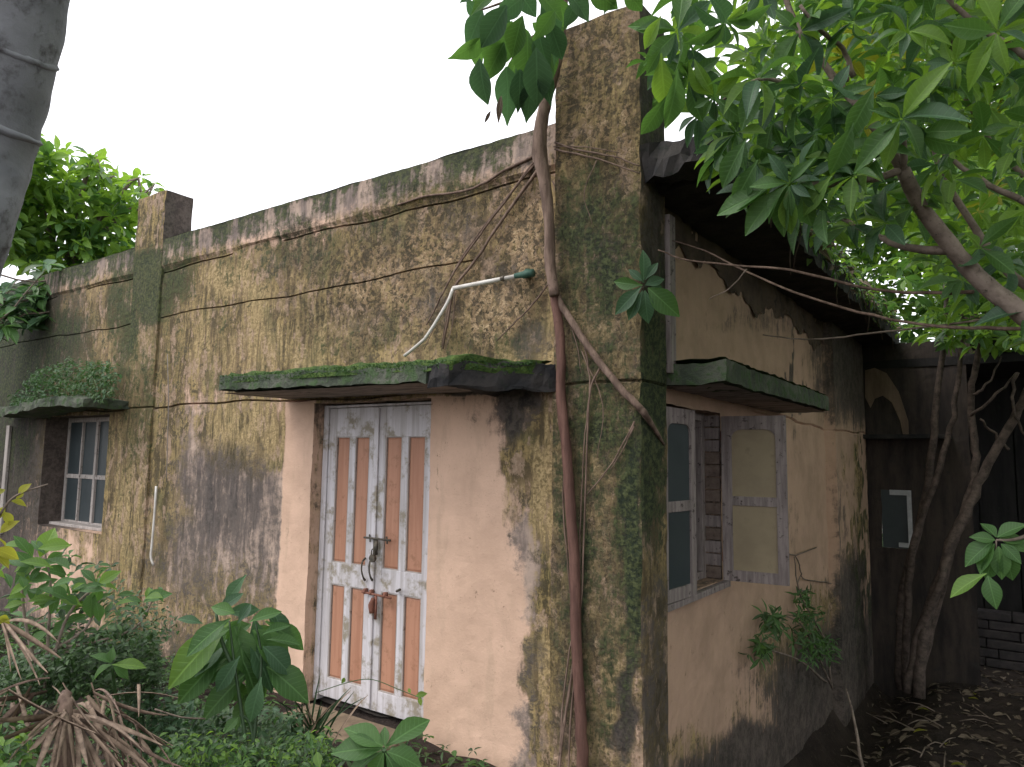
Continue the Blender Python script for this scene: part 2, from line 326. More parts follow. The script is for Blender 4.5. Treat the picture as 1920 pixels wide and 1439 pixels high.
g = MB(); g.v = np.stack([X.ravel(), Y.ravel(), Z.ravel()], 1); g.f = [(j*nx+i, j*nx+i+1, (j+1)*nx+i+1, (j+1)*nx+i) for j in range(len(gy)-1) for i in range(nx-1)]
tag(build('ground', g, M['soil'], None, True), kind='structure')

# ------------------------------------------------------------------ stains and painted shade of the plaster: (channel, px, py, rx, ry, strength)
# channels 0 moss 1 olive 2 black 3 flakes 4 grey cement 5 yellow lichen
FRONT = [
 (1,1000,250,90,60,1),(0,985,255,40,30,.5),(2,1000,300,40,40,.45),
 (2,75,640,110,90,.75),(2,60,960,60,120,.7),(2,60,560,90,50,.7),(2,200,560,50,40,.4),(0,520,430,60,40,.6),(0,820,340,120,40,.55),(0,600,490,50,40,.5),(2,560,470,60,40,.42),(2,820,560,60,50,.45),(2,700,610,80,40,.4),(0,700,640,90,30,.55),(0,420,620,40,60,.45),(2,380,440,50,30,.4),
 (2,870,420,40,50,.45),(2,940,520,40,60,.45),(3,560,540,80,60,.3),(2,1000,640,40,40,.6),(0,1000,560,30,90,.5),(5,870,600,80,50,.35),(2,330,700,30,100,.3),(0,265,740,50,150,.5),(4,340,700,20,130,.4),(4,500,620,60,50,.35),
 (1,560,600,900,170,1.0),(1,250,780,105,600,.95),(1,300,520,330,90,1),(1,900,470,330,200,1),(1,40,700,260,300,1),(1,470,820,110,75,1),(1,380,1230,210,190,.72),(1,560,1330,60,160,.6),
 (1,560,640,620,110,1),(1,960,620,120,100,1),
 (0,290,530,75,75,1.0),(0,230,580,26,140,.9),(0,60,640,130,100,.85),(0,20,700,60,220,.8),(0,560,455,90,50,.62),(0,450,500,60,45,.5),(0,740,420,100,45,.52),(0,690,350,160,28,.5),(0,620,580,60,50,.35),(0,880,640,140,40,.5),
 (0,320,640,40,120,.45),(0,230,800,40,160,.35),(0,150,720,120,60,.7),(0,260,1290,110,120,.5),(0,420,1380,160,80,.5),(0,640,640,120,25,.45),
 (2,930,748,90,50,1.1),(2,940,800,55,40,.85),(2,420,930,105,120,.66),(2,350,1050,90,110,.55),(2,490,1010,55,160,.52),(2,450,1100,100,70,.4),(2,960,960,40,60,.4),(2,1000,1260,30,90,.5),(2,40,600,90,170,.75),(2,30,760,100,120,.5),(2,500,470,40,60,.35),
 (2,330,1300,120,150,.55),(2,520,1380,80,90,.5),(2,720,460,60,60,.35),(2,1010,1390,30,60,.4),
 (3,760,530,170,120,.52),(3,925,590,75,65,.74),(3,985,470,60,120,.66),(3,580,470,60,45,.52),(3,690,640,60,30,.5),(3,860,560,40,40,.5),(3,860,420,120,50,.4),(3,590,600,80,45,.30),(3,700,420,80,40,.35),(3,410,600,80,60,.12),(3,960,380,60,60,.42),(3,800,350,110,25,.28),(3,1010,850,30,120,.2),(3,270,660,60,60,.15),
 (4,420,980,135,230,1.0),(4,360,840,80,80,.75),(4,1000,1080,48,130,.85),(4,965,1400,60,80,.8),(4,930,1320,30,60,.4),(4,300,1230,30,120,.4),(4,560,400,520,60,.3),(4,380,700,50,60,.5),(4,1000,1190,30,70,.6),
 (1,985,830,52,120,1.0),(1,958,940,38,55,.9),(1,1030,900,30,400,.75),(1,1035,1230,50,260,.95),(1,1005,1200,30,70,.8),(1,1020,1400,40,100,.8),(1,930,800,30,50,.5),
 (5,1030,900,22,190,.72),(5,1025,1250,18,110,.62),(5,425,525,50,50,.75),(5,500,650,150,60,.5),(5,470,810,90,80,.6),(5,560,560,160,40,.42),(5,620,620,60,50,.5),(5,960,650,60,30,.6),(5,380,640,50,80,.45),(5,245,760,40,170,.48),(5,250,930,40,150,.5),(5,300,640,60,60,.4),(5,1040,640,60,40,.5),(5,1050,1390,30,60,.5),
 (1,855,770,60,25,.45),(4,905,1150,30,160,.42),
]
PILLAR = [
 (0,1120,900,120,560,.45),(2,1120,900,120,560,.46),(5,1130,850,120,620,.56),(3,1120,700,120,900,.47),(2,1130,860,60,80,.5),(2,1060,1330,22,120,.5),(1,1120,100,200,300,1),
 (1,1120,700,300,800,1.0),(3,1120,640,90,120,.46),(3,1120,130,90,150,.22),(3,1150,480,60,80,.35),(5,1160,640,60,110,.42),(5,1130,1050,80,200,.32),(5,1150,1280,70,190,.52),(5,1075,560,25,60,.3),(3,1170,1330,40,120,.38),(3,1150,900,50,200,.22),
 (0,1120,470,95,150,.66),(0,1130,790,90,80,.72),(0,1080,1000,26,300,.6),(0,1180,980,40,260,.8),(0,1100,1300,26,200,.5),(0,1110,340,80,35,.5),(0,1140,580,60,60,.4),
 (2,1130,490,40,70,.65),(2,1185,1000,22,220,.95),(2,1175,1330,18,110,.9),(2,1095,480,20,150,.5),(2,1170,900,20,80,.4),(4,1115,130,80,110,.3),
 (0,280,500,60,60,.5),(4,280,400,30,60,.75),
]
PSIDE = [(1,1225,900,60,900,1),(0,1225,760,40,260,.9),(2,1225,600,40,500,.72),(2,1225,1300,40,300,.6),(0,1225,100,60,300,.4),(2,330,400,60,80,1.3),(2,1225,150,60,200,1.2)]  # pillar side faces, darker than the fronts
SIDE = [
 (2,1600,690,70,110,.9),(2,1580,640,50,70,.8),(2,1570,1340,125,160,1.15),(2,1450,1430,130,75,1.2),(1,1500,1240,110,90,.62),(2,1350,1470,90,60,.9),(2,1600,1230,40,200,1),(2,1575,1080,12,200,.6),(2,1488,700,5,130,.75),(2,1487,960,7,90,.35),(2,1440,600,110,30,.45),
 (1,1600,900,16,60,.5),(1,1612,1050,14,280,.9),(1,1560,1200,60,110,.7),(0,1620,1000,7,250,.6),(1,1480,1230,100,90,.45),(2,1470,1280,110,80,.45),(1,1310,1420,70,60,.6),(2,1560,900,6,420,.35),(2,1280,1160,60,40,.12),(2,1310,560,120,60,.12),  # the tall thin black line is painted shading of the pilaster step
 (2,1500,1220,20,60,.4),(1,1400,1330,60,60,.4),(4,1400,1150,120,120,.1),
]
def masks(P, blobs):
    px, py = proj(P); out = np.zeros((len(P), 6))
    wob = (vn(P, 4)-.5)*40+(vn(P, 13)-.5)*22; wob2 = (vn(P+7.3, 4)-.5)*40
    px = px+wob; py = py+wob2
    for c, x, y, rx, ry, s in blobs:
        d = ((px-x)/rx)**2+((py-y)/ry)**2; v = s*np.exp(-(d*.8)**2); out[:, c] = np.maximum(out[:, c], v)
    return out
def to_attr(m): m = np.clip(m, 0, 1.6); return {'stain_a': m[:, :3], 'stain_b': m[:, 3:]}
def disp(P, amp=.006, sc=5):
    d = np.stack([vn(P, sc), vn(P+11.1, sc), vn(P+23.7, sc)], 1)-.5; e = np.stack([vn(P, 19), vn(P+5.1, 19), vn(P+3.7, 19)], 1)-.5
    return P+d*amp*2+e*amp
def lin(a, b, st): n = max(1, int(round((b-a)/st))); return list(np.linspace(a, b, n+1))
def cuts(a, b, extra, st=.03):
    pts = sorted(set([a, b]+[e for e in extra if a < e < b])); out = []
    for i in range(len(pts)-1): out += lin(pts[i], pts[i+1], st)[:-1]
    return np.array(out+[b])
def sheet(mb, fn, us, vs, holes=()):
    """grid of quads through fn(u, v); holes are (u0,u1,v0,v1)"""
    n = len(mb.v); nu = len(us)
    mb.v = list(mb.v)+[tuple(fn(u, v)) for v in vs for u in us]
    for j in range(len(vs)-1):
        for i in range(nu-1):
            uc = (us[i]+us[i+1])/2; vc = (vs[j]+vs[j+1])/2
            if any(a < uc < b and c < vc < d for a, b, c, d in holes): continue
            mb.f.append((n+j*nu+i, n+j*nu+i+1, n+(j+1)*nu+i+1, n+(j+1)*nu+i))
    return mb

# ================================================================== THE HOUSE
YF, YP, XS, XW = 3.44, 3.38, -1.56, -1.64
XL, YB, ZT = -11.5, 9.9, 3.66
DX0, DX1, DZ1 = -4.15, -3.03, 2.09        # doorway
WX0, WX1, WZ0, WZ1 = -8.45, -7.10, .95, 2.08   # front window
SY0, SY1, SZ0, SZ1 = 3.76, 4.81, .94, 2.04     # side window
house = thing('abandoned_house', (-2.1, 3.5, 0), 'derelict single storey house with mossy stained peach plaster walls', 'house')

# front wall with recessed day joints
GR = [(2.125, .009), (2.935, .006), (3.37, .007)]
zs = cuts(-.3, ZT, [DZ1, WZ0, WZ1, .0]+[g0+k for g0, w_ in GR for k in (-.016, -w_, 0, w_, .016)], .03)
xs = cuts(XL, -2.09, [DX0, DX1, WX0, WX1], .03)
def front(x, z):
    y = YF; dz = 0
    for g0, w_ in GR:
        c = g0+.012*math.sin(x*2.1+g0*9)+.006*math.sin(x*7.3)
        if abs(z-g0) < .02:
            if abs(z-g0) < w_*.5:
                on = 1 if (g0 < 2.5 or (g0 < 3.2 and x < -2.7) or (g0 > 3.2 and math.sin(x*1.7)+math.sin(x*4.1) > -.9)) else 0
                y += .035*on
            dz = c-g0
    if z > 3.40: y -= .018+.004*math.sin(x*5)
    return (x, y, z+dz)
mb = sheet(MB(), front, xs, zs, [(DX0, DX1, 0., DZ1), (WX0, WX1, WZ0, WZ1)])
P = disp(np.array(mb.v), .005); mb.v = P
m = masks(P, FRONT); z = P[:, 2]; x = P[:, 0]
top = np.clip((z-3.28)/.3, 0, 1); drip = vn(np.stack([x*1.0, 0*x, z*.12], 1), 9)
drip = .55*drip+.45*vn(np.stack([x, 0*x, z*.2], 1), 21); low_end = .55+.5*vn(np.stack([x, 0*x, 0*x], 1), 11)   # runs of unequal length
m[:, 0] = np.maximum(m[:, 0]*.75, top*np.clip(.08+.75*sstep(.36, .66, drip), 0, .72)*sstep(3.66-.42*low_end, 3.66-.2*low_end, z)*np.where(x < -2.4, 1, .5)+np.clip((z-3.61)/.05, 0, 1)*.4)
m[:, 4] = np.maximum(m[:, 4], top*1.0); m[:, 1] *= 1-.75*top; m[:, 5] *= 1-.8*top
low = np.clip((.45-z)/.5, 0, 1); m[:, 2] = np.maximum(m[:, 2], low*.7*(x < -4.2)); far_ = sstep(-7.4, -9.2, x); m[:, 2] = np.maximum(m[:, 2], far_*.85); m[:, 0] = np.maximum(m[:, 0], far_*.5*(z > 2.1)); 
# bare peach beside the door keeps a soft edge
peach = (x > DX1-.05)*(x < -2.6)*(z < 2.1); m[:, 1] *= np.where(peach > 0, .4, 1)
px_, py_ = proj(P); near_door = (x > -4.47)*(x < DX0)*(z < 2.12); m[near_door > 0] *= .12
ed = 925+45*np.clip((py_-800)/400, 0, 1)+(vn(P, 6)-.5)*50+(vn(P, 17)-.5)*30; k = sstep(-35, 25, ed-px_)*(x > DX1)*(z < 2.1); m *= (1-.75*k)[:, None]
o = build('front_wall', mb, M['plaster'], house, False, to_attr(m))
# reveals of door and window, wall back and thickness
def reveal(name, x0, x1, z0, z1, dep, sill=True):
    r = MB()
    sheet(r, lambda a, b: (x0, YF+a, b), lin(0, dep, .03), lin(z0, z1, .04))
    sheet(r, lambda a, b: (x1, YF+a, b), lin(dep, 0, .03)[:: 1], lin(z0, z1, .04))
    sheet(r, lambda a, b: (a, YF+b, z1), lin(x0, x1, .04), lin(0, dep, .03))
    if sill: sheet(r, lambda a, b: (a, YF+b, z0), lin(x1, x0, .04), lin(0, dep, .03))
    r.v = disp(np.array(r.v), .004); mm = masks(r.v, FRONT)*.25; mm[:, 2] = np.maximum(mm[:, 2], .32*np.clip((r.v[:, 2]-z1+.35)/.35, 0, 1)+.25)  # door recess shade painted in, deepest at the head
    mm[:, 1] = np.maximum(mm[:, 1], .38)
    if sill: mm[:, 2] = np.where(r.v[:, 0] < x1-.05, 1.0, .2)  # shade of the deep window recess painted as black
    return build(name, r, M['plaster'], house, False, to_attr(mm))
reveal('door_reveal', DX0, DX1, 0, DZ1, .16, False); reveal('window_reveal', WX0, WX1, WZ0, WZ1, .30)
# parapet coping and back
pb = MB(); us = lin(XL, -2.09, .05)
sheet(pb, lambda a, b: (a, YF-.018+b, ZT+.006*math.sin(a*6)), us, lin(0, .17, .05)); sheet(pb, lambda a, b: (a, YF+.152, b), us[::-1], [3.3, 3.5, ZT])
pb.v = disp(np.array(pb.v), .006); mm = masks(pb.v, FRONT); mm[:, 0] = .8; build('parapet_top', pb, M['plaster'], house, False, to_attr(mm))

def pillar(name, x0, x1, y0, y1, z0, z1, pal, side_pal, chip=0.):
    p = MB(); rz = cuts(z0, z1, [2.125-.012, 2.125, 2.125+.012], .03)
    n0 = 0
    def joint(z, a=.02): return a if abs(z-2.125) < .005 else 0
    sheet(p, lambda a, b: (a, y0+joint(b), b), lin(x0, x1, .025), rz); n1 = len(p.v)
    sheet(p, lambda a, b: (x1-joint(b), a, b), lin(y0, y1, .03), rz); n2 = len(p.v)
    sheet(p, lambda a, b: (x0, a, b), lin(y1, y0, .04), rz); sheet(p, lambda a, b: (a, y1, b), lin(x1, x0, .06), rz); n3 = len(p.v)
    sheet(p, lambda a, b: (a, b, z1), lin(x0, x1, .03), lin(y0, y1, .03))
    V = np.array(p.v); e = np.minimum(np.abs(V[:, 0]-x1)+np.abs(V[:, 1]-y0), 1)
    k = (e < .02); V[k, 0] -= .012*vn(V[k], 14); V[k, 1] += .012*vn(V[k]+3, 14)
    p.v = disp(V, .006); mm = masks(p.v, pal); ms = masks(p.v, side_pal); mm[n1:] = ms[n1:]; mm[n3:, 0] = .7
    return build(name, p, M['plaster'], house, False, to_attr(mm))
pillar('corner_pillar', -2.09, XS, YP, 3.70, -.3, 4.19, PILLAR, PSIDE)
pillar('parapet_pillar', -6.79, -6.31, YP+.035, 3.68, -.3, 4.13, FRONT+[(1,280,420,60,80,.35),(4,280,400,60,80,.7)], FRONT+[(2,330,400,60,80,1.3)])

# side wall
ys = cuts(3.66, YB, [SY0, SY1, 8.05, 8.08], .035); zs2 = cuts(-1.5, 3.2, [SZ0, SZ1, 2.07, 2.085, 2.10], .035)
def side(y, z):
    x = XW
    if y > 8.06: x += .10
    c = 2.085+.02*math.sin(y*1.3)+.008*math.sin(y*6)
    if abs(z-2.085) < .006 and y > 5.6: x -= .02
    return (x, y, z+((c-2.085) if abs(z-2.085) < .02 else 0))
mb = sheet(MB(), side, ys, zs2, [(SY0, SY1, SZ0, SZ1)])
sheet(mb, lambda a, b: (a, YB, b), lin(XW+.10, -1.9, .05), lin(-1.5, 3.2, .05))
V = disp(np.array(mb.v), .006)
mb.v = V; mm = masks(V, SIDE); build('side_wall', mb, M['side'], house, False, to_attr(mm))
# rough beam above the plaster, broken plaster edge
bmz = MB(); sheet(bmz, lambda a, b: (XW+.012+.012*math.sin(b*60)*math.sin(a*9), a, b+(.06*math.sin(a*3.1)+.045*math.sin(a*9.7)+.02*math.sin(a*31) if b < 2.99 else 0)), lin(3.66, YB, .03), [2.96, 2.985, 3.03, 3.08, 3.13, 3.21])
bmz.v = disp(np.array(bmz.v), .008, 12); build('roof_beam', bmz, M['beam'], house)
# roof slab with eave
def slab(name, x0, x1, y0, y1, z0, z1, mat, edge=.02, st=.06, shape=None, par=house, amp=.012):
    s_ = MB(); xs_ = lin(x0, x1, st); ys_ = lin(y0, y1, st)
    sheet(s_, lambda a, b: (a, b, z1), xs_, ys_); sheet(s_, lambda a, b: (a, b, z0), xs_[::-1], ys_)
    zz = [z0, (z0+z1)/2, z1]
    sheet(s_, lambda a, b: (a, y0, b), xs_, zz); sheet(s_, lambda a, b: (a, y1, b), xs_[::-1], zz)
    sheet(s_, lambda a, b: (x1, a, b), ys_, zz); sheet(s_, lambda a, b: (x0, a, b), ys_[::-1], zz)
    V = disp(np.array(s_.v), amp, 9); V = disp(V, edge, 2.3) if edge else V
    if shape: V = shape(V)
    s_.v = V; return build(name, s_, M[mat], par)
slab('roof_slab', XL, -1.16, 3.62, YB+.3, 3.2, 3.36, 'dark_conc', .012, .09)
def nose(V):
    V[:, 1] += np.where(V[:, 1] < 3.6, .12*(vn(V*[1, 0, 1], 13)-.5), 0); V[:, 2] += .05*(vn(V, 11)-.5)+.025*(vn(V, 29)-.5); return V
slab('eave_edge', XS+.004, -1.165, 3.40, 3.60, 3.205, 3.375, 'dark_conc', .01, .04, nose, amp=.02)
# rust stained pipe section standing under the eave beside the pillar
q = MB(); q.box((XW+.02, 3.72, 2.2), (XW+.10, 3.80, 3.1)); build('eave_post', q, M['old_wood'], house)
# interior dark box, unseen walls added to stop light leaks
q = MB(); q.box((XL, 4.9, -.3), (-1.9, 4.95, 3.15)); build('inner_wall', q, M['interior'], house)
q = MB(); q.box((XL, 3.62, -.3), (-1.72, YB, .0)); build('floor', q, M['interior'], house)
q = MB(); q.box((XL, YB-.1, -1.4), (-1.75, YB, 3.2)); build('rear_wall', q, M['interior'], house)
q = MB(); q.box((XL-.15, YF, -.3), (XL-.004, YB, 3.2)); build('left_wall', q, M['interior'], house)
for a, b in ((XL, WX0-.02), (WX1+.02, DX0-.02), (DX1+.02, -1.9)):
    q = MB(); q.box((a, 3.755, 0), (b, 3.79, 3.2)); build('inner_lining', q, M['interior'], house)

# door sunshade: cast slab, right front corner broken off
def brk(V):
    x, y = V[:, 0], V[:, 1]; out = (y < 3.40)
    lim = 2.88+np.clip((x+2.42)/.36, 0, 1)**.8*.5   # front edge runs back to the wall
    jag = .035*(vn(V*[1, 0, 2.], 17)-.5)*(x > -2.6)
    V[:, 1] = np.where(out, np.maximum(y, lim+jag), y)
    V[:, 2] += np.where(x > -2.6, .03*(vn(V, 8)-.5), 0)-.01*(x+3.3); return V
slab('door_sunshade', -4.47, -2.575, 2.88, 3.46, 2.135, 2.225, 'slab', .012, .035, brk, amp=.008)
o = slab('broken_slab_end', -2.57, -2.10, 2.885, 3.455, 2.115, 2.232, 'dark_conc', .02, .03, brk, amp=.02); o['label'] = 'dark crumbling broken end of the sunshade'
def plate(name, x0, x1, y0, y1, z, mat, shape, th=.012, st=.05):
    s_ = MB(); sheet(s_, lambda a, b: (a, b, z), lin(x0, x1, st), lin(y0, y1, st)); s_.v = shape(disp(np.array(s_.v), .006, 9)); return build(name, s_, M[mat], house)
plate('sunshade_soffit', -4.455, -2.5, 2.9, 3.43, 2.128, 'slab_under', lambda V: brk(V)+[0, 0, -.006])
# moss cushion on the sunshade
s_ = MB(); sheet(s_, lambda a, b: (a, b, 2.245), lin(-4.47, -2.12, .02), lin(2.865, 3.43, .02)); V = np.array(s_.v)
bump = vn(V, 22)*.02+vn(V, 7)*.03; edge = np.clip((V[:, 1]-2.865)/.06, 0, 1)*np.clip((V[:, 0]+4.47)/.05, 0, 1)
V[:, 2] += bump*edge-.045*(1-edge)-.012; V = brk(V)
s_.v = V; o = build('moss', s_, M['mossy'], house, True); o['kind'] = 'stuff'
mo = []
for i in range(5200):
    x = random.uniform(-4.46, -2.15); y = 2.86+abs(random.gauss(0, .10)) if random.random() < .6 else random.uniform(2.87, 3.42)
    p = brk(np.array([[x, y, 2.235-random.random()*.05*(y < 2.9)]]))[0]
    mo.append((p, unit(rng.normal(0, .6, 3)+[0, -.35, .6]), rng.normal(0, 1, 3), random.uniform(.008, .02), 'small', 'fern_green'))
leaf_stuff(mo, house, 'fern_green', 'moss_tufts')
# window sunshade at left, sagging and overgrown
def sag(V):
    V[:, 1] += np.where(V[:, 1] < 3.3, .07*(vn(V*[1, 0, 1], 7)-.5), 0)
    V[:, 2] += .035*np.sin((V[:, 0]+7.9)*2.6)-.01; return V
slab('window_sunshade', -9.3, -6.72, 3.02, 3.46, 2.12, 2.20, 'slab', .012, .04, sag, amp=.015)
# side window sunshade
def lift(V):
    V[:, 2] += .02*(vn(V, 5)-.5); return V
slab('side_sunshade', XW-.02, -1.25, 3.76, 6.35, 2.14, 2.255, 'slab', .008, .045, lift, amp=.006)
plate('side_soffit', XW, -1.27, 3.78, 6.33, 2.132, 'slab_under', lambda V: V)
s_ = MB(); sheet(s_, lambda a, b: (a, b, 2.27), lin(XW, -1.25, .03), lin(3.76, 6.3, .03)); V = np.array(s_.v); V[:, 2] += vn(V, 18)*.02-.008; s_.v = V
o = build('moss', s_, M['mossy'], house, True); o['kind'] = 'stuff'

# ---- door: frame, two leaves with long panels
YD = YF+.10
def part(name, a, b, mat, par, bv=.003):
    q = MB(); q.box(a, b); o = build(name, q, M[mat], par)
    if bv: bevel(o, bv)
    return o
fr = MB(); fr.box((DX0+.004, YD-.01, .02), (DX0+.055, YD+.06, DZ1-.01)); fr.box((DX1-.055, YD-.01, .02), (DX1-.004, YD+.06, DZ1-.01)); fr.box((DX0+.056, YD-.008, 2.062), (DX1-.056, YD+.058, DZ1-.012))
bevel(build('door_frame', fr, M['door_white'], house), .003)
def door_leaf(x0, x1, hw):
    z0, z1 = .05, 2.058; wd = x1-x0; mid0, mid1 = .82, .97; st = .075; mn = .055
    q = MB(); y0, y1 = YD, YD+.035
    q.box((x0, y0, z0), (x0+st, y1, z1)); q.box((x1-st, y0, z0), (x1, y1, z1))
    for a, b in ((z0, z0+.13), (mid0, mid1), (z1-.205, z1)): q.box((x0+st, y0+.001, a), (x1-st, y1-.001, b))
    c = (x0+x1)/2
    for a, b in ((z0+.13, mid0), (mid1, z1-.205)): q.box((c-mn/2, y0+.002, a), (c+mn/2, y1-.002, b))
    L = build('door_leaf', q, M['door_white'], house); bevel(L, .003)
    for (a, b) in ((x0+st, c-mn/2), (c+mn/2, x1-st)):
        for (u, v) in ((z0+.13, mid0), (mid1, z1-.205)):
            q = MB(); i = .0
            q.add([(a, y0+.022, u), (b, y0+.022, u), (b, y0+.022, v), (a, y0+.022, v), (a+.022, y0+.012, u+.022), (b-.022, y0+.012, u+.022), (b-.022, y0+.012, v-.022), (a+.022, y0+.012, v-.022)],
                  [(0,1,5,4), (1,2,6,5), (2,3,7,6), (3,0,4,7), (4,5,6,7)])
            build('panel', q, M['door_orange'], L)
            bd = MB(); t = .007
            for A, B in (((a, y0+.004, u), (a+t, y0+.021, v)), ((b-t, y0+.004, u), (b, y0+.021, v)), ((a+t, y0+.004, u), (b-t, y0+.021, u+t)), ((a+t, y0+.004, v-t), (b-t, y0+.021, v))): bd.box(A, B)
            build('moulding', bd, M['frame_paint'], L)
    return L
cx = (DX0+DX1)/2-.01
lf = door_leaf(DX0+.058, cx-.002, 0); rf = door_leaf(cx+.002, DX1-.058, 1)
q = MB(); q.box((cx-.022, YD-.014, .06), (cx+.020, YD-.001, 2.05)); bevel(build('astragal', q, M['door_white'], rf), .004)
# hardware measured from the door face
def dpt(px, py, out=.0): return at_y(px, py, YD-.012-out)
q = MB(); q.tube([dpt(683, 1008, .022), dpt(732, 1014, .022)], .007, 8, 1); q.tube([dpt(693, 1003, .01), dpt(694, 1016, .03)], .006, 6, 1); q.tube([dpt(725, 1007, .01), dpt(726, 1020, .03)], .006, 6, 1)
q.obox(dpt(700, 1012, .02), (.035, 0, 0), (0, .01, 0), (0, 0, -.10)); build('upper_bolt', q, M['dark_iron'], rf, True)
for bx in (681, 695):
    q = MB(); q.tube([dpt(bx+4, 1047), dpt(bx-2, 1055, .035), dpt(bx-3, 1070, .04), dpt(bx, 1083, .03), dpt(bx+3, 1088)], [.008, .006, .006, .006, .009], 8, 4); build('pull_handle', q, M['dark_iron'], lf if bx == 681 else rf, True)
q = MB(); q.tube([dpt(679, 1110, .02), dpt(733, 1122, .02)], .0075, 8, 1)
for bx in (684, 695, 721): q.obox(dpt(bx-3, 1104+(bx-684)*.2, .028), (.018, 0, 0), (0, .03, 0), (0, 0, -.035))
q.obox(dpt(702, 1118, .024), (.018, 0, 0), (0, .01, 0), (0, 0, -.15)); build('lower_bolt', q, M['rust'], lf, True)
q = MB(); q.tube([dpt(700, 1122, .03), dpt(696, 1135, .034), dpt(697, 1150, .03)], [.012, .02, .016], 8, 3); build('rusty_hasp', q, M['rust'], lf, True)
pl = thing('padlock', dpt(700, 1045, .03), 'round dark padlock hanging from the upper bolt of the door', 'padlock')
q = MB(); c = dpt(701, 1047, .04); q.tube([c+np.array([0, 0, 0]), c+np.array([0, -.022, 0])], .025, 14, 1); build('lock_body', q, M['dark_iron'], pl)
q = MB(); q.tube([c+np.array([-.014, -.01, .02]), c+np.array([-.012, -.01, .05]), c+np.array([0, -.01, .062]), c+np.array([.012, -.01, .05]), c+np.array([.014, -.01, .02])], .004, 6, 3); build('shackle', q, M['dark_iron'], pl, True)
q = MB(); q.tube([dpt(744, 1109, .0), dpt(750, 1106, .03)], .009, 6, 1); build('door_stop', q, M['dark_iron'], rf)
# step below the door
stp = MB(); stp.box((DX0+.1, 3.12, -.1), (DX1-.05, 3.45, .03)); o = build('door_step', stp, M['sand_step'], None, loc=(-3.6, 3.1, 0)); bevel(o, .015); tag(o, 'worn sandy concrete step below the white double door', 'step')

# ---- front window: frame, mullions, panes, bars
yw = YF+.22; W = MB()
W.box((WX0+.003, yw, WZ0), (WX0+.05, yw+.05, WZ1)); W.box((WX1-.05, yw, WZ0), (WX1-.003, yw+.05, WZ1)); W.box((WX0+.05, yw+.001, WZ0), (WX1-.05, yw+.049, WZ0+.05)); W.box((WX0+.05, yw+.001, WZ1-.05), (WX1-.05, yw+.049, WZ1-.002))
win = bevel(build('front_window', W, M['frame_paint'], house), .003)
xm = [WX0+.05+(WX1-WX0-.1)*k/4 for k in range(5)]
for k in (1, 2, 3):
    hw = .022 if k == 2 else .012; part('mullion', (xm[k]-hw, yw-.012, WZ0+.05), (xm[k]+hw, yw+.03, WZ1-.05), 'frame_paint', win)
zt = 1.46; part('transom', (WX0+.05, yw-.006, zt-.022), (WX1-.05, yw+.028, zt+.022), 'frame_paint', win)
for k in range(4):
    for (u, v) in ((WZ0+.05, zt), (zt, WZ1-.05)):
        q = MB(); q.box((xm[k], yw+.012, u), (xm[k+1], yw+.016, v)); build('pane', q, M['glass'], win)
part('window_sill', (WX0+.01, YF+.1, WZ0-.0), (WX1-.01, YF+.22, WZ0+.03), 'frame_paint', house, .006)
part('window_side_frame', (-9.36, YF-.03, .8), (-9.28, YF-.002, 2.0), 'frame_paint', house)

# ---- side window: outer frame, brick jamb, shutters
xf = XW-.11; W = MB()
W.box((xf-.06, SY0+.003, SZ0), (xf, SY0+.06, SZ1)); W.box((xf-.06, SY1-.06, SZ0), (xf, SY1-.003, SZ1)); W.box((xf-.059, SY0+.06, SZ0), (xf-.001, SY1-.06, SZ0+.05)); W.box((xf-.059, SY0+.06, SZ1-.05), (xf-.001, SY1-.06, SZ1-.003))
sw = bevel(build('side_window', W, M['old_wood'], house), .003)
part('mullion', (xf-.05, 4.24, SZ0+.05), (xf+.055, 4.30, SZ1-.05), 'old_wood', sw)
for k in range(1, 5): 
    y = SY0+.06+(SY1-SY0-.12)*k/5; q = MB(); q.tube([(xf-.03, y, SZ0+.04), (xf-.03, y, SZ1-.04)], .007, 8, 1); build('window_bar', q, M['dark_iron'], sw)
q = MB(); q.box((XW-.11, SY0+.02, 0), (XW-.02, SY1-.02, 0.001)); 
# jamb and sill lining
rv = MB(); sheet(rv, lambda a, b: (XW+.004-a, SY0, b), lin(0, .26, .04), lin(SZ0, SZ1, .05)); sheet(rv, lambda a, b: (XW+.004-a, b, SZ1), lin(0, .26, .04), lin(SY0, SY1, .05)); sheet(rv, lambda a, b: (XW+.004-a, b, SZ0), lin(0, .26, .04), lin(SY0, SY1, .05)); sheet(rv, lambda a, b: (XW-.004-a, SY1+.02, b), lin(0, .26, .04), lin(SZ0, SZ1, .05))
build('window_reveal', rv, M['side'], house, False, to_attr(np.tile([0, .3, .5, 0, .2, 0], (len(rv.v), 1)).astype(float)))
bmesh_brick = None
for r in range(13):
    z0 = SZ0+.004+r*.084
    for c, (a, b) in enumerate(((0, .10), (.108, .22)) if r % 2 else ((0, .20),)):
        q = MB(); h = .074; y1 = SY1+.018; y0 = SY1-.004-random.random()*.008
        q.box((XW-.008-b, y0, z0), (XW-.008-a, y1, z0+h)); build('brick', q, M['old_wood' if random.random() < .55 else 'brick_mat'], house)
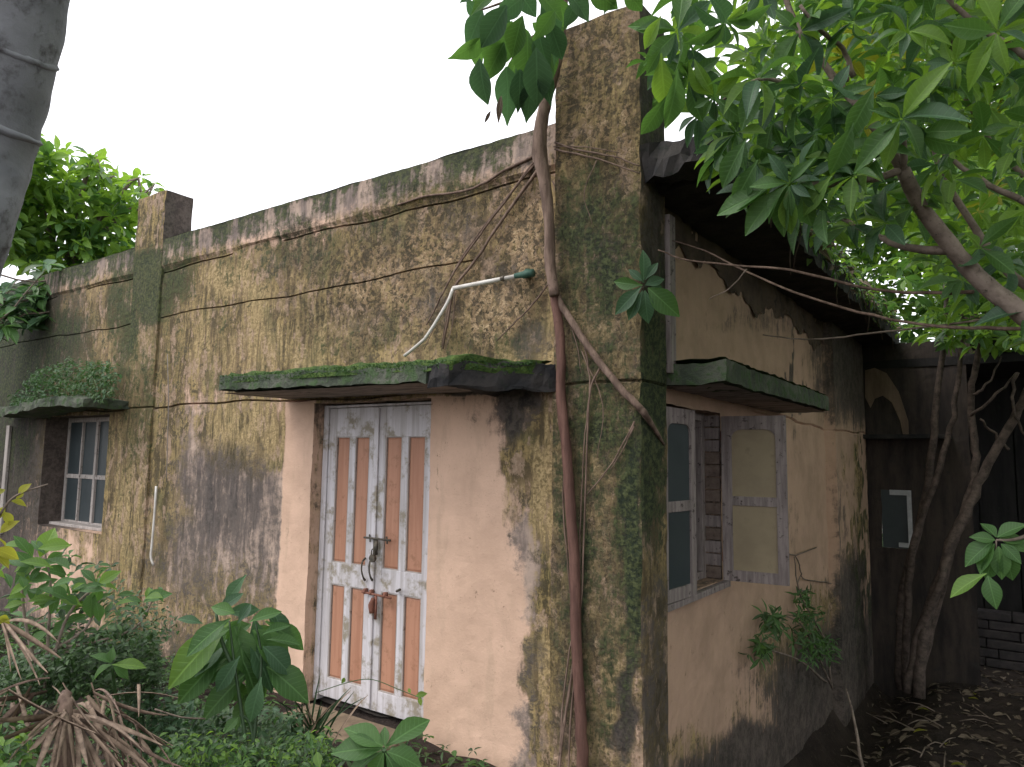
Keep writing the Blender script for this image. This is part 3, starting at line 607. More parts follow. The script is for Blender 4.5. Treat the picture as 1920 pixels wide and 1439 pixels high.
def shutter(y, hx, wd, ang, lab):
    """hinged at (hx, y); ang from the wall plane"""
    r = math.radians(ang); sgn = 1 if y > 4.4 else -1
    u = np.array([math.sin(r), sgn*math.cos(r), 0.]); n = np.array([u[1], -u[0], 0.]); o0 = np.array([hx, y, 0.]); h0, h1 = SZ0+.0, SZ1-.02; t = .03; st = .065
    def bx(q, a, b, z0, z1, d0=0., d1=t): q.obox(o0+u*a+n*d0+np.array([0, 0, z0]), u*(b-a), n*(d1-d0), (0, 0, z1-z0))
    q = MB(); bx(q, 0, st, h0, h1); bx(q, wd-st, wd, h0, h1); bx(q, st, wd-st, h0, h0+.07, .001, t-.001); bx(q, st, wd-st, h1-.09, h1, .001, t-.001); bx(q, st, wd-st, 1.43, 1.49, .001, t-.001)
    # rounded shoulders under the top rail
    for side_ in (0, 1):
        a0 = st if side_ == 0 else wd-st; sg = 1 if side_ == 0 else -1; R = .06; pts = [(0, 0)]+[(R-R*math.sin(k*math.pi/12), -(R-R*math.cos(k*math.pi/12))) for k in range(7)]
        zt_ = h1-.09; V = []
        for d_ in (.002, t-.002): V += [o0+u*(a0+sg*p[0])+n*d_+np.array([0, 0, zt_+p[1]]) for p in pts]
        k = len(pts); F = [tuple(range(k)), tuple(range(2*k-1, k-1, -1))]+[(i, (i+1) % k, k+(i+1) % k, k+i) for i in range(k)]; q.add(V, F)
    S = build('window_shutter', q, M['old_wood'], house); bevel(S, .003)
    if lab: S['label'] = lab
    for z0, z1 in ((h0+.07, 1.43), (1.49, h1-.09)):
        q = MB(); bx(q, st-.004, wd-st+.004, z0-.004, z1+.004, .011, .017); build('shutter_panel', q, M['shutter_board' if y > 4.4 else 'glass'], S)
    for z0 in (h0+.12, h1-.16):
        q = MB(); bx(q, -.012, .03, z0, z0+.06, -.006, -.001); build('hinge', q, M['rust'], S)
    q = MB(); bx(q, wd-.04, wd-.015, 1.44, 1.52, -.012, -.001); build('latch', q, M['rust'], S)
    return S
shutter(SY1, XW+.012, .41, 84, 'open weathered shutter with two blank beige panels')
shutter(SY0-.02, XW+.012, .435, 177, 'closed weathered shutter with dark panes')
part('side_sill', (XW+.002, SY0-.05, SZ0-.045), (XW+.045, SY1+.03, SZ0-.006), 'old_wood', house, .004)

# ================================================================== rear wing, shed and block wall beyond
wing = thing('rear_wing', (-1.2, 10, -1), 'dark soot stained outbuilding behind the far corner of the house', 'outbuilding')
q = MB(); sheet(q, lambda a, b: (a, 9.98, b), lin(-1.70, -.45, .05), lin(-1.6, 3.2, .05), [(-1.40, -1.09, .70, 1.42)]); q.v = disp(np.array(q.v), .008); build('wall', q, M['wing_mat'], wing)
q = MB(); V = []; pts = [at_y(*p, 9.965) for p in ((1622,695),(1640,690),(1662,700),(1685,735),(1703,790),(1704,822),(1694,822),(1688,790),(1672,755),(1655,742),(1640,748),(1632,765),(1622,745))]
k = len(pts); q.add([p for p in pts]+[p+np.array([0, .012, 0]) for p in pts], [tuple(range(k))[::-1]]+[(i, (i+1) % k, k+(i+1) % k, k+i) for i in range(k)]); build('plaster_patch', q, M['wing_pale'], wing)
q = MB(); q.box((-1.62, 9.72, 2.02), (-.62, 9.975, 2.07)); build('sunshade', q, M['dark_conc'], wing)
q = MB(); q.box((-1.115, 9.93, .72), (-1.07, 9.975, 1.40)); q.box((-1.30, 9.93, 1.34), (-1.115, 9.975, 1.40)); q.box((-1.22, 9.93, .72), (-1.115, 9.975, .77)); wf = build('window_frame', q, M['white_trim'], wing)
q = MB(); q.box((-1.40, 9.985, .70), (-1.11, 9.99, 1.42)); build('pane', q, M['glass'], wf)
q = MB(); q.box((-1.66, 9.97, 2.9), (.2, 14, 3.0)); build('roof', q, M['shed_mat'], wing)
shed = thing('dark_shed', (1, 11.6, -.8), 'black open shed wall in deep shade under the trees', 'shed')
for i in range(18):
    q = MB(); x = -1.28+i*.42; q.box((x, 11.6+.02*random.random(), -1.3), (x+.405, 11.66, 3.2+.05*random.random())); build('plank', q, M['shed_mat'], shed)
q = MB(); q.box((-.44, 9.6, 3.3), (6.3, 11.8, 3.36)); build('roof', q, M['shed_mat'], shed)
q = MB(); q.box((-1.3, 11.72, -1.4), (6.4, 11.8, 3.25)); build('backing', q, M['shed_mat'], shed)  # added behind the planks to block light leaking through the gaps
blk = thing('block_wall', (0.4, 10.9, -1.1), 'low dark wall of thin stacked slabs at the back of the side yard', 'wall')
for r in range(9):
    x = -.95+random.uniform(-.1, .1)
    while x < 2.6:
        L = random.uniform(.3, .62); q = MB(); z0 = -1.02+r*.105; yy = 10.62+r*.035+random.uniform(-.02, .02); q.box((x, yy, z0), (x+L-.012, yy+.22, z0+.094)); bevel(build('slab_stone', q, M['block_mat'], blk), .008); x += L

# ================================================================== pipes and wires on the house
pp = thing('bent_pipe', at_y(850, 540, 3.36), 'bent white plastic pipe hanging from green fitting above the door sunshade', 'pipe')
q = MB(); q.tube([at_y(985, 515, 3.37), at_y(850, 541, 3.34)], .0125, 10, 1); build('upper_length', q, M['pvc'], pp, True)
q = MB(); q.tube([at_y(850, 541, 3.34), at_y(838, 570, 3.33), at_y(802, 628, 3.31), at_y(786, 645, 3.30), at_y(758, 668, 3.28)], .0105, 10, 3); build('lower_length', q, M['pvc'], pp, True)
q = MB(); q.tube([at_y(990, 513, 3.44), at_y(983, 516, 3.35)], [.03, .022], 10, 1); q.tube([at_y(966, 518, 3.36), at_y(1000, 512, 3.36)], [.016, .024], 10, 1); build('fitting', q, M['green_fit'], pp, True)
q = MB(); q.tube([at_y(940, 523, 3.355), at_y(946, 522, 3.355)], .0155, 10, 1); build('joint_ring', q, M['dark_iron'], pp)
q = MB(); q.tube([at_y(293, 912, 3.35), at_y(290, 960, 3.35), at_y(285, 1020, 3.345), at_y(283, 1045, 3.34), at_y(288, 1060, 3.35)], .010, 8, 3)
tag(build('conduit_pipe', q, M['pvc'], None, True, loc=at_y(285, 1060, 3.35)), 'short white conduit on the wall below a thin cable, left of the door', 'pipe')
q = MB(); q.tube([at_y(314, 665, 3.41), at_y(316, 750, 3.40), at_y(314, 830, 3.40), at_y(312, 905, 3.41)], .004, 6, 3)
tag(build('wall_cable', q, M['wire_grey'], None, True, loc=at_y(312, 905, 3.41)), 'thin pale cable hanging straight down the wall left of the door sunshade', 'cable')

# ================================================================== strangler fig on the corner pillar
fig = thing('strangler_fig', at_y(1090, 1430, 3.3), 'fig tree rooted on the corner pillar with bare roots running down it', 'fig tree')
def poly(pts, Y): return [at_y(a, b, Y if not hasattr(Y, '__len__') else Y[i]) for i, (a, b) in enumerate(pts)]
q = MB(); q.tube(poly([(1060,-90),(1056,0),(1050,90),(1036,150),(1018,215),(1012,285),(1022,345),(1030,420),(1031,490),(1040,555)], [3.3]*10), [.028,.028,.028,.03,.036,.045,.034,.03,.031,.028], 12, 5, .001); build('trunk', q, M['root_brown'], fig, True)
def root(pts, r0, r1, Y=3.345, mat='root_brown', par=fig, jit=.0015):
    q = MB(); n = len(pts); q.tube(poly(pts, Y), list(np.linspace(r0, r1, n)), 8, 4, jit); return build('root', q, M[mat], par, True)
root([(1038,545),(1046,600),(1052,660),(1052,745),(1062,850),(1070,950),(1078,1080),(1080,1200),(1088,1330),(1092,1440),(1094,1700)], .026, .031, 3.33, 'root_red')
root([(1034,520),(1048,565),(1070,600),(1110,660),(1160,725),(1202,768)], .021, .019, 3.34)
q = MB(); q.tube([at_y(1196, 762, 3.345), at_y(1207, 774, 3.36), at_x(1218, 790, XS+.02), at_x(1232, 812, XS+.02), at_x(1245, 834, XS+.01)], [.019, .018, .015, .011, .006], 8, 4); build('root', q, M['root_brown'], fig, True)
for pts, r in (([(1004,292),(950,318),(900,348),(850,362),(800,368),(745,385)], .010), ([(1005,300),(960,360),(900,440),(855,505),(825,560),(800,610)], .008), ([(1010,318),(950,400),(890,490),(852,540),(842,590),(830,655)], .010),
  ([(1006,305),(950,372),(880,462),(845,520)], .006), ([(1040,268),(1090,283),(1150,293),(1200,312)], .006), ([(1040,280),(1120,298),(1200,326)], .006), ([(1038,275),(1100,276),(1160,286)], .004),
  ([(1092,625),(1103,690),(1106,730),(1100,790),(1092,900),(1088,1000),(1086,1120)], .005), ([(1126,688),(1108,728),(1102,800),(1097,950),(1090,1130),(1072,1200),(1060,1280),(1050,1400),(1046,1560)], .006),
  ([(1086,1140),(1074,1250),(1062,1330),(1048,1450),(1046,1560)], .008), ([(1086,1150),(1080,1250),(1070,1350),(1064,1470)], .007), ([(1080,1200),(1068,1300),(1056,1360),(1044,1450)], .006),
  ([(848,545),(838,590),(828,650)], .004), ([(852,545),(850,600),(836,655)], .004), ([(845,548),(820,600),(795,655)], .004), ([(1190,790),(1150,865),(1100,930)], .005), ([(1188,800),(1170,840),(1145,880)], .004),
  ([(1030,530),(1000,570),(960,610),(930,640)], .006), ([(1050,650),(1055,720),(1052,800),(1058,900)], .006), ([(1034,340),(1075,400),(1110,470),(1150,530)], .004), ([(1036,420),(1090,440),(1140,500)], .003),
  ([(1060,850),(1056,950),(1064,1050),(1072,1150)], .005), ([(1120,300),(1095,360),(1110,420)], .003), ([(1048,560),(1080,640),(1090,700)], .004), ([(1090,660),(1130,760),(1120,860)], .003)):
    root(pts, r, r*.6, 3.36 if pts[0][0] > 1036 or pts[0][0] < 10 else 3.41)
br = MB(); br.tube([at_y(1056, 10, 3.3), at_y(1010, -10, 3.2), at_y(960, 0, 3.1), at_y(900, 20, 3.0)], [.016, .012, .009, .005], 8, 4); build('branch', br, M['root_brown'], fig, True)
br = MB(); br.tube([at_y(1052, 80, 3.28), at_y(1020, 60, 3.2), at_y(975, 90, 3.1), at_y(940, 150, 3.05)], [.012, .01, .007, .004], 8, 4); build('branch', br, M['root_brown'], fig, True)
FL = []
for b, t, tp in (((905,70),(846,125),'ova'),((900,110),(905,200),'wide'),((950,125),(955,235),'ova'),((905,20),(870,95),'ova'),((950,10),(900,90),'wide'),((960,40),(930,130),'wide'),((990,60),(985,160),'wide'),((1005,90),(1010,200),'wide'),
  ((975,130),(975,215),'ova'),((1000,150),(985,235),'ova'),((1030,40),(1055,115),'wide'),((1035,100),(1000,180),'wide'),((1015,0),(1050,80),'wide'),((1040,20),(1000,80),'ova'),((985,-10),(930,40),'wide'),((930,-20),(880,20),'ova'),((960,-30),(1010,30),'wide'),
  ((1000,-20),(1060,30),'wide'),((1060,-20),(1110,35),'wide'),((1080,0),(1060,60),'ova'),((1100,-30),(1160,20),'wide'),((1150,-20),(1130,30),'ova'),((1170,-25),(1205,25),'wide'),((925,60),(915,140),'ova'),((945,80),(905,160),'ova'),((1010,60),(1025,140),'ova'),((980,30),(955,110),'wide'),((1020,130),(1030,200),'ova'),
  ((875,0),(905,45),'ova'),((890,-15),(862,5),'ova'),((968,150),(960,190),'ova')):
    FL.append(pleaf(b, t, 3.9+random.uniform(-.25, .05), tp, random.choice(['leaf_blue', 'leaf_blue', 'leaf_green']), .1))
for k in range(22): FL.append(pleaf((c0 := (random.uniform(880, 1060), random.uniform(-40, 120))), (c0[0]+random.uniform(-30, 30), c0[1]+random.uniform(25, 75)), 4.0+random.uniform(-.1, .45), random.choice(['ova', 'wide']), random.choice(['leaf_blue', 'leaf_green', 'leaf_green'])))
for k in range(26): FL += whorl(at_d(random.uniform(860, 1250), random.uniform(-500, -60), random.uniform(3.6, 4.6)), (0, 0, 1), 6, .15, 'ova', 'leaf_green')
leaves(FL, fig)
for k, (b, t) in enumerate((((940,180),(932,230)), ((920,208),(908,232)))):
    L = pleaf(b, t, 3.8, 'strip', 'leaf_litter'); L = (*L[:3], L[3], 'lance', 'leaf_litter'); leaf_obj(L, fig, 'dead_leaf')
# sprout on the pillar edge
spr = thing('fig_sprout', at_y(1207, 540, 3.36), 'small leafy fig sprout growing out of the corner pillar edge', 'sprout')
q = MB(); q.tube([at_y(1200, 560, 3.37), at_d(1205, 540, 3.62)], [.008, .005], 6, 1); build('stem', q, M['root_brown'], spr)
for b, t, tp in (((1205,530),(1213,470),'obo'),((1205,535),(1148,530),'obo'),((1203,538),(1152,585),'obo'),((1205,545),(1175,598),'obo'),((1209,545),(1212,607),'wide'),((1215,540),(1274,592),'wide'),((1210,535),(1246,520),'wide'),((1208,530),(1180,505),'obo'),((1210,525),(1232,492),'obo'),((1215,533),(1250,548),'obo')):
    leaf_obj(pleaf(b, t, 3.58, tp, 'leaf_blue' if random.random() < .5 else 'leaf_green'), spr)

# ================================================================== trees at the right
def allowed(px):   # lowest picture row the near crown hangs to
    return np.interp(px, [1205, 1300, 1335, 1350, 1400, 1480, 1520, 1600, 1700, 1760, 1860, 1960], [190, 235, 250, 390, 410, 425, 330, 420, 480, 560, 640, 700])
tree = thing('big_leaf_tree', (2.3, 2.6, -.1), 'leaning tree with large whorled leaves overhanging the side yard from the right', 'tree')
q = MB(); T0 = at_d(1990, 640, 3.3)
q.tube([(2.3, 2.6, -.3), (2.2, 2.7, .6), T0+np.array([.55, -.1, -.45]), T0+np.array([.25, 0, -.15]), T0], [.13, .10, .08, .05, .038], 12, 4, .003); build('trunk', q, M['bark'], tree, True)
def limb(pts, r0, r1, par=tree, mat='bark', D=None):
    q = MB(); q.tube([at_d(*p) for p in pts], list(np.linspace(r0, r1, len(pts))), 8, 4, .0015); return build('branch', q, M[mat], par, True)
limb([(1990,640,3.3),(1920,590,3.2),(1850,535,3.2),(1780,460,3.15),(1725,385,3.1),(1692,320,3.05)], .038, .024)
limb([(1692,320,3.05),(1660,260,3.05),(1610,205,3.1),(1560,140,3.15),(1500,60,3.2),(1460,-40,3.3)], .02, .01)
limb([(1692,320,3.05),(1640,335,3.0),(1570,345,2.95),(1500,345,2.9)], .015, .008)
limb([(1692,320,3.05),(1695,280,3.0),(1690,240,2.9)], .014, .009)
limb([(1780,470,3.15),(1700,465,3.2),(1640,440,3.3),(1575,408,3.4)], .017, .008)
limb([(1960,560,3.8),(1880,500,3.8),(1810,400,3.8),(1765,325,3.8),(1740,240,3.8)], .022, .009)
limb([(1980,400,3.9),(1900,370,3.9),(1820,325,3.9),(1760,280,3.9)], .018, .008)
limb([(1960,130,3.0),(1900,90,3.0),(1850,60,3.0),(1790,10,3.0),(1740,-60,3.0)], .012, .007)
limb([(1600,145,3.1),(1580,90,3.1),(1540,60,3.0),(1500,10,3.0)], .010, .006)
limb([(1590,150,3.1),(1500,160,3.0),(1420,150,2.9),(1340,200,2.9)], .010, .004)
limb([(1920,330,4.4),(1860,270,4.4),(1800,160,4.4),(1780,60,4.4)], .014, .006)
for p in ([(1235,470,3.75),(1290,488,3.75),(1400,500,3.7),(1480,506,3.6),(1640,543,3.5),(1740,549,3.4),(1825,548,3.3)], [(1262,452,4.2),(1320,470,4.1),(1400,510,3.9),(1520,560,3.7),(1640,592,3.6),(1740,610,3.5),(1850,616,3.4),(1960,616,3.3)]):
    limb(p, .0035, .008, mat='root_brown')
limb([(1430,628,4.8),(1500,636,4.7),(1560,634,4.6),(1660,622,4.5),(1750,612,4.4),(1840,600,4.2)], .004, .006)
limb([(1400,505,3.75),(1370,540,3.8),(1330,560,3.9)], .004, .002)
NL = []
# hand placed big near clusters
for c, D, n, ln in (((1480,345),2.75,9,.19),((1500,330),2.8,8,.18),((1690,225),2.75,10,.20),((1720,250),2.8,8,.19),((1560,330),2.9,7,.17),((1640,180),2.9,8,.18),((1560,190),2.9,8,.17),((1420,150),2.8,9,.19),((1340,180),2.85,8,.18),((1270,60),2.9,9,.2),((1290,150),2.95,8,.19),((1250,110),3.0,7,.18),((1380,250),2.9,8,.18),((1420,310),2.9,7,.16),
  ((1560,420),3.3,7,.15),((1620,380),3.2,7,.15),((1500,60),3.0,9,.18),((1600,40),3.0,9,.18),((1360,40),2.9,9,.19),((1700,60),2.9,8,.18),((1790,120),2.9,8,.17),((1870,60),2.8,8,.18),((1740,160),2.9,8,.17),((1450,230),3.0,8,.17),((1530,250),3.0,8,.17),((1660,360),3.2,6,.14)):
    NL += whorl(at_d(c[0], c[1], D), at_d(c[0]-30, c[1]+20, D-.5)-at_d(c[0], c[1], D)+np.array([0, 0, .1])+rng.normal(0, .25, 3), n, ln*.74, ['obo', 'obo2'], ['leaf_green', 'leaf_bright', 'leaf_blue', 'leaf_green'])
for b, t in (((1470,350),(1388,432)),((1478,345),(1452,445)),((1480,350),(1475,440)),((1440,360),(1340,392)),((1465,340),(1352,385)),((1420,300),(1375,385)),((1480,330),(1430,380)),((1400,260),(1345,350)),((1495,345),(1520,430)),((1600,230),(1560,330)),((1640,160),(1590,260)),((1250,180),(1205,260)),((1240,90),(1212,140)),((1240,100),(1245,210)),((1270,130),(1262,240)),((1560,330),(1500,400)),((1240,30),(1205,90))):
    NL.append(pleaf(b, t, 2.75, 'obo', random.choice(['leaf_green', 'leaf_green', 'leaf_bright']), .5))
for c_ in ((1350,290),(1385,330),(1440,300),(1410,360),(1545,385),(1600,330),(1310,215),(1510,400),(1570,300),(1660,420),(1640,300)):
    NL += whorl(at_d(c_[0], c_[1], random.uniform(2.8, 3.1)), (-.2, -.6, .3)+rng.normal(0, .3, 3), 7, .13, ['obo', 'obo2'], ['leaf_green', 'leaf_blue', 'leaf_bright'])
for k in range(26):
    px = random.uniform(1345, 1640); NL += whorl(at_d(px, np.interp(px, [1345, 1480, 1640], [270, 380, 440])-random.uniform(-10, 90), random.uniform(2.9, 3.6)), (-.2, -.6, .3)+rng.normal(0, .4, 3), 6, .11, ['obo', 'obo2', 'med'], ['leaf_green', 'leaf_blue', 'leaf_bright'])
def fill(n, D0, D1, ln, k, mats, tps, x0=1210, x1=1990, ylo=-120, pad=0, ymax=None, out=NL):
    c = 0; tries = 0
    while c < n and tries < n*40:
        tries += 1; px = random.uniform(x0, x1); py = random.uniform(ylo, ymax or 700)
        if py > allowed(px)-35+pad: continue
        D = random.uniform(D0, D1); P = at_d(px, py, D)
        if P[0] < -1.0 and P[1] > 3.2 and P[2] < 3.55: continue
        if P[0] < -1.5 and P[1] > 3.2 and px < 1250: continue
        out.extend(whorl(P, rng.normal(0, .6, 3)+[-.1, -.2, .8], k, ln*random.uniform(.8, 1.15), tps, mats if random.random() > .05 else 'leaf_yellow')); c += 1
fill(85, 2.9, 3.9, .125, 7, ['leaf_green', 'leaf_green', 'leaf_blue', 'leaf_bright'], ['obo', 'obo2'], pad=-30)
fill(430, 4.0, 6.6, .155, 7, ['leaf_green', 'leaf_bright', 'leaf_bright'], ['med'], pad=0)
leaves(NL, tree)
# unseen crown over the yard, added to shade the side wall
OV = []
for k in range(2500):
    x = random.uniform(-1.0, 7.5); y = random.uniform(-1, 11.5); z = random.uniform(3.9 if x < 2.4 else .6, 6.6)
    if x < .4 and random.random() < .45: continue
    P = np.array([x, y, z]); a, b = proj(P)
    if (P-EYE)@_fw > .2 and -150 < a[0] < 2000 and b[0] > -130 and b[0] < 1500: continue
    if np.linalg.norm(P[:2]) < 1.6 or (x < 1.2 and y < 1.6): continue
    OV += whorl(P, (0, 0, 1), 6, .30, 'small', random.choice(['leaf_green', 'leaf_bright']))
for mt in ('leaf_green', 'leaf_bright'): leaf_stuff([L for L in OV if L[5] == mt], tree, mt)

EL = []
for k in range(260):
    y = random.uniform(3.5, 9.9); x = -1.16+random.gauss(0, .05); EL += whorl((x, y, 3.38+random.uniform(-.10, .10)), rng.normal(0, .6, 3)+[.3, -.3, .4], 5, random.uniform(.06, .13), ['med', 'lance'], ['leaf_green', 'leaf_dark', 'leaf_litter', 'leaf_bright'])
ev = thing('eave_creeper', (-1.16, 4.2, 3.37), 'leafy creeper and dry litter lying along the edge of the dark roof eave', 'creeper')
for k in range(16):
    y = random.uniform(3.5, 9); q = MB(); q.tube([(-1.18, y, 3.39), (-1.12+random.uniform(-.03, .05), y+.1, 3.30), (-1.12+random.uniform(-.05, .08), y+.2, 3.30-random.uniform(.1, .4))], .004, 5, 4, .006); build('stem', q, M['stem_bark'], ev, True)
leaves(EL, ev, 200)
# multi stemmed tree at the far corner
ms = thing('multi_stem_tree', at_y(1725, 1300, 9.2), 'slender multi stemmed tree growing beside the dark rear outbuilding', 'tree')
def stem(pts, r0, r1, Y, mat='bark', name='stem', par=ms):
    q = MB(); q.tube([at_y(a, b, Y+(random.uniform(-.08, .08))) for a, b in pts], list(np.linspace(r0, r1, len(pts))*.85), 8, 5, .009); return build(name, q, M['stem_bark'], par, True)
stem([(1722,1310),(1735,1180),(1765,1080),(1800,985),(1845,890),(1890,800),(1935,720),(1990,600)], .072, .042, 9.0)
stem([(1715,1300),(1752,1150),(1785,1030),(1812,950),(1832,860),(1820,770),(1830,690),(1845,600),(1850,520)], .06, .03, 9.1)
stem([(1700,1290),(1700,1150),(1715,1020),(1755,900),(1788,780),(1800,680),(1805,560)], .05, .025, 9.25)
stem([(1690,1295),(1690,1150),(1740,900),(1755,760),(1770,640),(1775,520)], .06, .03, 9.4)
stem([(1700,1300),(1720,1200),(1760,1100),(1778,1040)], .055, .04, 8.95, 'root_brown')
stem([(1890,845),(1860,810),(1838,785)], .02, .012, 9.0); stem([(1822,780),(1870,740),(1905,700)], .02, .012, 9.0); stem([(1828,740),(1850,720),(1880,670)], .018, .01, 9.0)
stem([(1905,700),(1900,770),(1920,820)], .02, .012, 9.0)
ML = []
fillm = lambda n, D0, D1, ln, k, mats, x0, x1, y0, y1, out: [out.extend(whorl(at_d(random.uniform(x0, x1), random.uniform(y0, y1), random.uniform(D0, D1)), rng.normal(0, .6, 3)+[0, -.2, .8], k, ln, ['med', 'small'], mats)) for _ in range(n)]
fillm(260, 8, 9.6, .17, 6, ['leaf_bright', 'leaf_green', 'leaf_bright'], 1740, 1990, 300, 650, ML)
fillm(130, 8, 9.6, .16, 6, ['leaf_bright', 'leaf_green'], 1680, 1960, 250, 560, ML)
leaves(ML, ms, 120)
# far crowns
for i, (bx, x0, x1, y0, y1, Y, n, lab) in enumerate(((-0.5, 1480, 1800, -60, 640, 12.5, 1100, 'bright green tree showing over the eave behind the multi stemmed tree'), (2.5, 1760, 2050, -100, 690, 13.5, 1300, 'yellow green tree at the right edge behind the dark shed'))):
    t = thing('background_tree', (bx, Y+.8, -1), lab, 'tree', 'trees beyond the side yard'); q = MB(); q.tube([(bx, Y+.8, -1.2), (bx+.1, Y+.8, 2), (bx-.1, Y+.8, 5), (bx, Y+.9, 8)], [.2, .16, .12, .05], 10, 4, .02); build('trunk', q, M['bark'], t, True)
    BL = []; fillm(n, Y-.5, Y+3, .26, 6, ['leaf_bright', 'leaf_bright', 'leaf_green', 'leaf_yellow'] if i else ['leaf_bright', 'leaf_green', 'leaf_bright'], x0, x1, y0, y1, BL)
    for k in range(150): BL += whorl((bx+random.gauss(0, 2), Y+.8+random.gauss(0, 1.5), random.uniform(4, 9)), (0, 0, 1), 6, .3, 'small', 'leaf_green')
    BL = [L for L in BL if not (L[0][1] < 12 and L[0][2] < 3.4)]
    for mt in sorted({L[5] for L in BL}): leaf_stuff([L for L in BL if L[5] == mt], t, mt)
# dark hedge closing the view behind the shed
hd = []
for k in range(2600):
    x = random.uniform(-3, 9); z = random.uniform(-1, 4.2); hd.append((np.array([x, 15+random.random()*1.5, z]), unit(rng.normal(0, 1, 3)), rng.normal(0, 1, 3), .32, 'small', 'leaf_dark'))
tag(leaf_stuff(hd, None, 'leaf_dark', 'far_thicket', loc=(3, 15.5, -1)), 'dark thicket of bushes closing the view behind the shed', 'thicket')

# drooping cluster at right
cl_ = thing('drooping_sprig', at_d(1960, 1090, 3.2), 'bright sprig of oval leaves hanging over the dark yard at right', 'sprig')
q = MB(); q.tube([at_d(2010, 1010, 3.3), at_d(1950, 1000, 3.25), at_d(1900, 1012, 3.2), at_d(1868, 1013, 3.2)], [.010, .008, .006, .004], 6, 4); q.tube([at_d(1868, 1013, 3.2), at_d(1866, 1045, 3.22), at_d(1850, 1075, 3.24)], [.003, .003, .002], 6, 3); build('stem', q, M['bark'], cl_, True)
for b, t, m_ in (((1868,1008),(1842,976),0),((1870,1008),(1917,978),0),((1872,1012),(1925,1010),0),((1866,1013),(1822,1004),0),((1862,1015),(1803,1055),0),((1865,1020),(1828,1070),0),((1877,1020),(1915,1053),0),((1872,1025),(1880,1087),0),((1882,1032),(1904,1092),0),((1850,1076),(1777,1108),1),((1852,1080),(1868,1141),0),((1840,1074),(1866,1094),0),((1862,1040),(1850,1090),0),((1880,1015),(1935,1030),0)):
    leaf_obj(pleaf(b, t, 3.2, 'wide' if not m_ else 'obo', 'leaf_green' if not m_ else 'leaf_bright', .8), cl_)

# ================================================================== left: trunk and tree
tr = thing('near_trunk', (-2.6, .35, 0), 'grey ringed palm trunk leaning across the upper left corner', 'palm trunk')
c = [at_d(x, y, d) for x, y, d in ((60,-260,2.15),(10,-60,2.1),(-22,130,2.1),(-50,260,2.1),(-95,400,2.1),(-170,620,2.15),(-260,900,2.3),(-380,1300,2.6),(-450,1500,2.8))]
c[-1][2] = -.1
q = MB(); q.tube(c, [.125,.125,.125,.122,.128,.13,.135,.145,.15], 28, 10); q.v = disp(np.array(q.v), .010, 5); build('trunk', q, M['bark_grey'], tr, True)
for i in range(4):
    t = .55+i/4*4.6+random.uniform(-.2, .2); k = int(t); f_ = t-k; p = c[k]*(1-f_)+c[k+1]*f_; d = unit(c[k+1]-c[k]); q = MB(); q.tube([p-d*.014, p-d*.004, p+d*.004], [.122, .1305, .122], 28, 1, cap=False); q.v = disp(np.array(q.v), .010, 5); build('ring_scar', q, M['bark_grey'], tr, True)
lt = thing('left_tree', (-10.5, 9.5, -.2), 'leafy tree rising behind the parapet at the left', 'tree')
q = MB(); q.tube([(-10.5, 9.5, -.2), (-10.4, 9.4, 2), (-10.8, 9.2, 4.4), (-10.6, 9.2, 5.6)], [.16, .13, .08, .03], 10, 4, .01); build('trunk', q, M['bark'], lt, True)
LL = []
for k in range(560):
    px = random.uniform(-60, 285); lo = np.interp(px, [-60, 60, 110, 170, 220, 290], [230, 262, 300, 285, 350, 345]); py = lo+random.random()**.8*250-15
    if py > 560: continue
    if px > 250 and py > 400: continue
    LL += whorl(at_d(px, py, random.uniform(11.5, 13)), rng.normal(0, .6, 3)+[0, 0, .8], 7, .235, ['med'], ['leaf_green', 'leaf_bright', 'leaf_bright', 'leaf_bright'])
for a, b in (((285,350),(245,340)), ((70,250),(60,330)), ((180,290),(190,400)), ((215,330),(170,300)), ((290,345),(230,400))):
    q = MB(); q.tube([at_d(*a, 12), at_d((a[0]+b[0])/2, (a[1]+b[1])/2+20, 12), at_d(*b, 12), at_d(120, 520, 12.2)], [.01, .02, .03, .05], 6, 3); build('branch', q, M['bark'], lt, True)
leaves(LL, lt, 300)
# sprays in front of the wall at the far left
sp = thing('left_shrub', (-9.4, 2.9, 0), 'tall wispy shrub standing before the dark left end of the wall', 'shrub')
SL = []
for k in range(9):
    a = (random.uniform(-80, 10), random.uniform(560, 700)); b = (random.uniform(20, 210), random.uniform(490, 575)); D = random.uniform(9.2, 9.9)
    q = MB(); q.tube([(-9.4, 2.9, .1), at_d(*a, D), at_d((a[0]+b[0])/2, (a[1]+b[1])/2-14, D), at_d(*b, D)], [.02, .015, .009, .004], 6, 4); build('stem', q, M['bark'], sp, True)
    for i in range(8):
        f_ = random.uniform(.2, 1); SL += whorl(at_d(a[0]*(1-f_)+b[0]*f_, a[1]*(1-f_)+b[1]*f_-8, D), (.3, -.3, .8), 5, .24, ['med', 'lance'], ['leaf_green', 'leaf_blue', 'leaf_dark'])
leaves(SL, sp, 150)

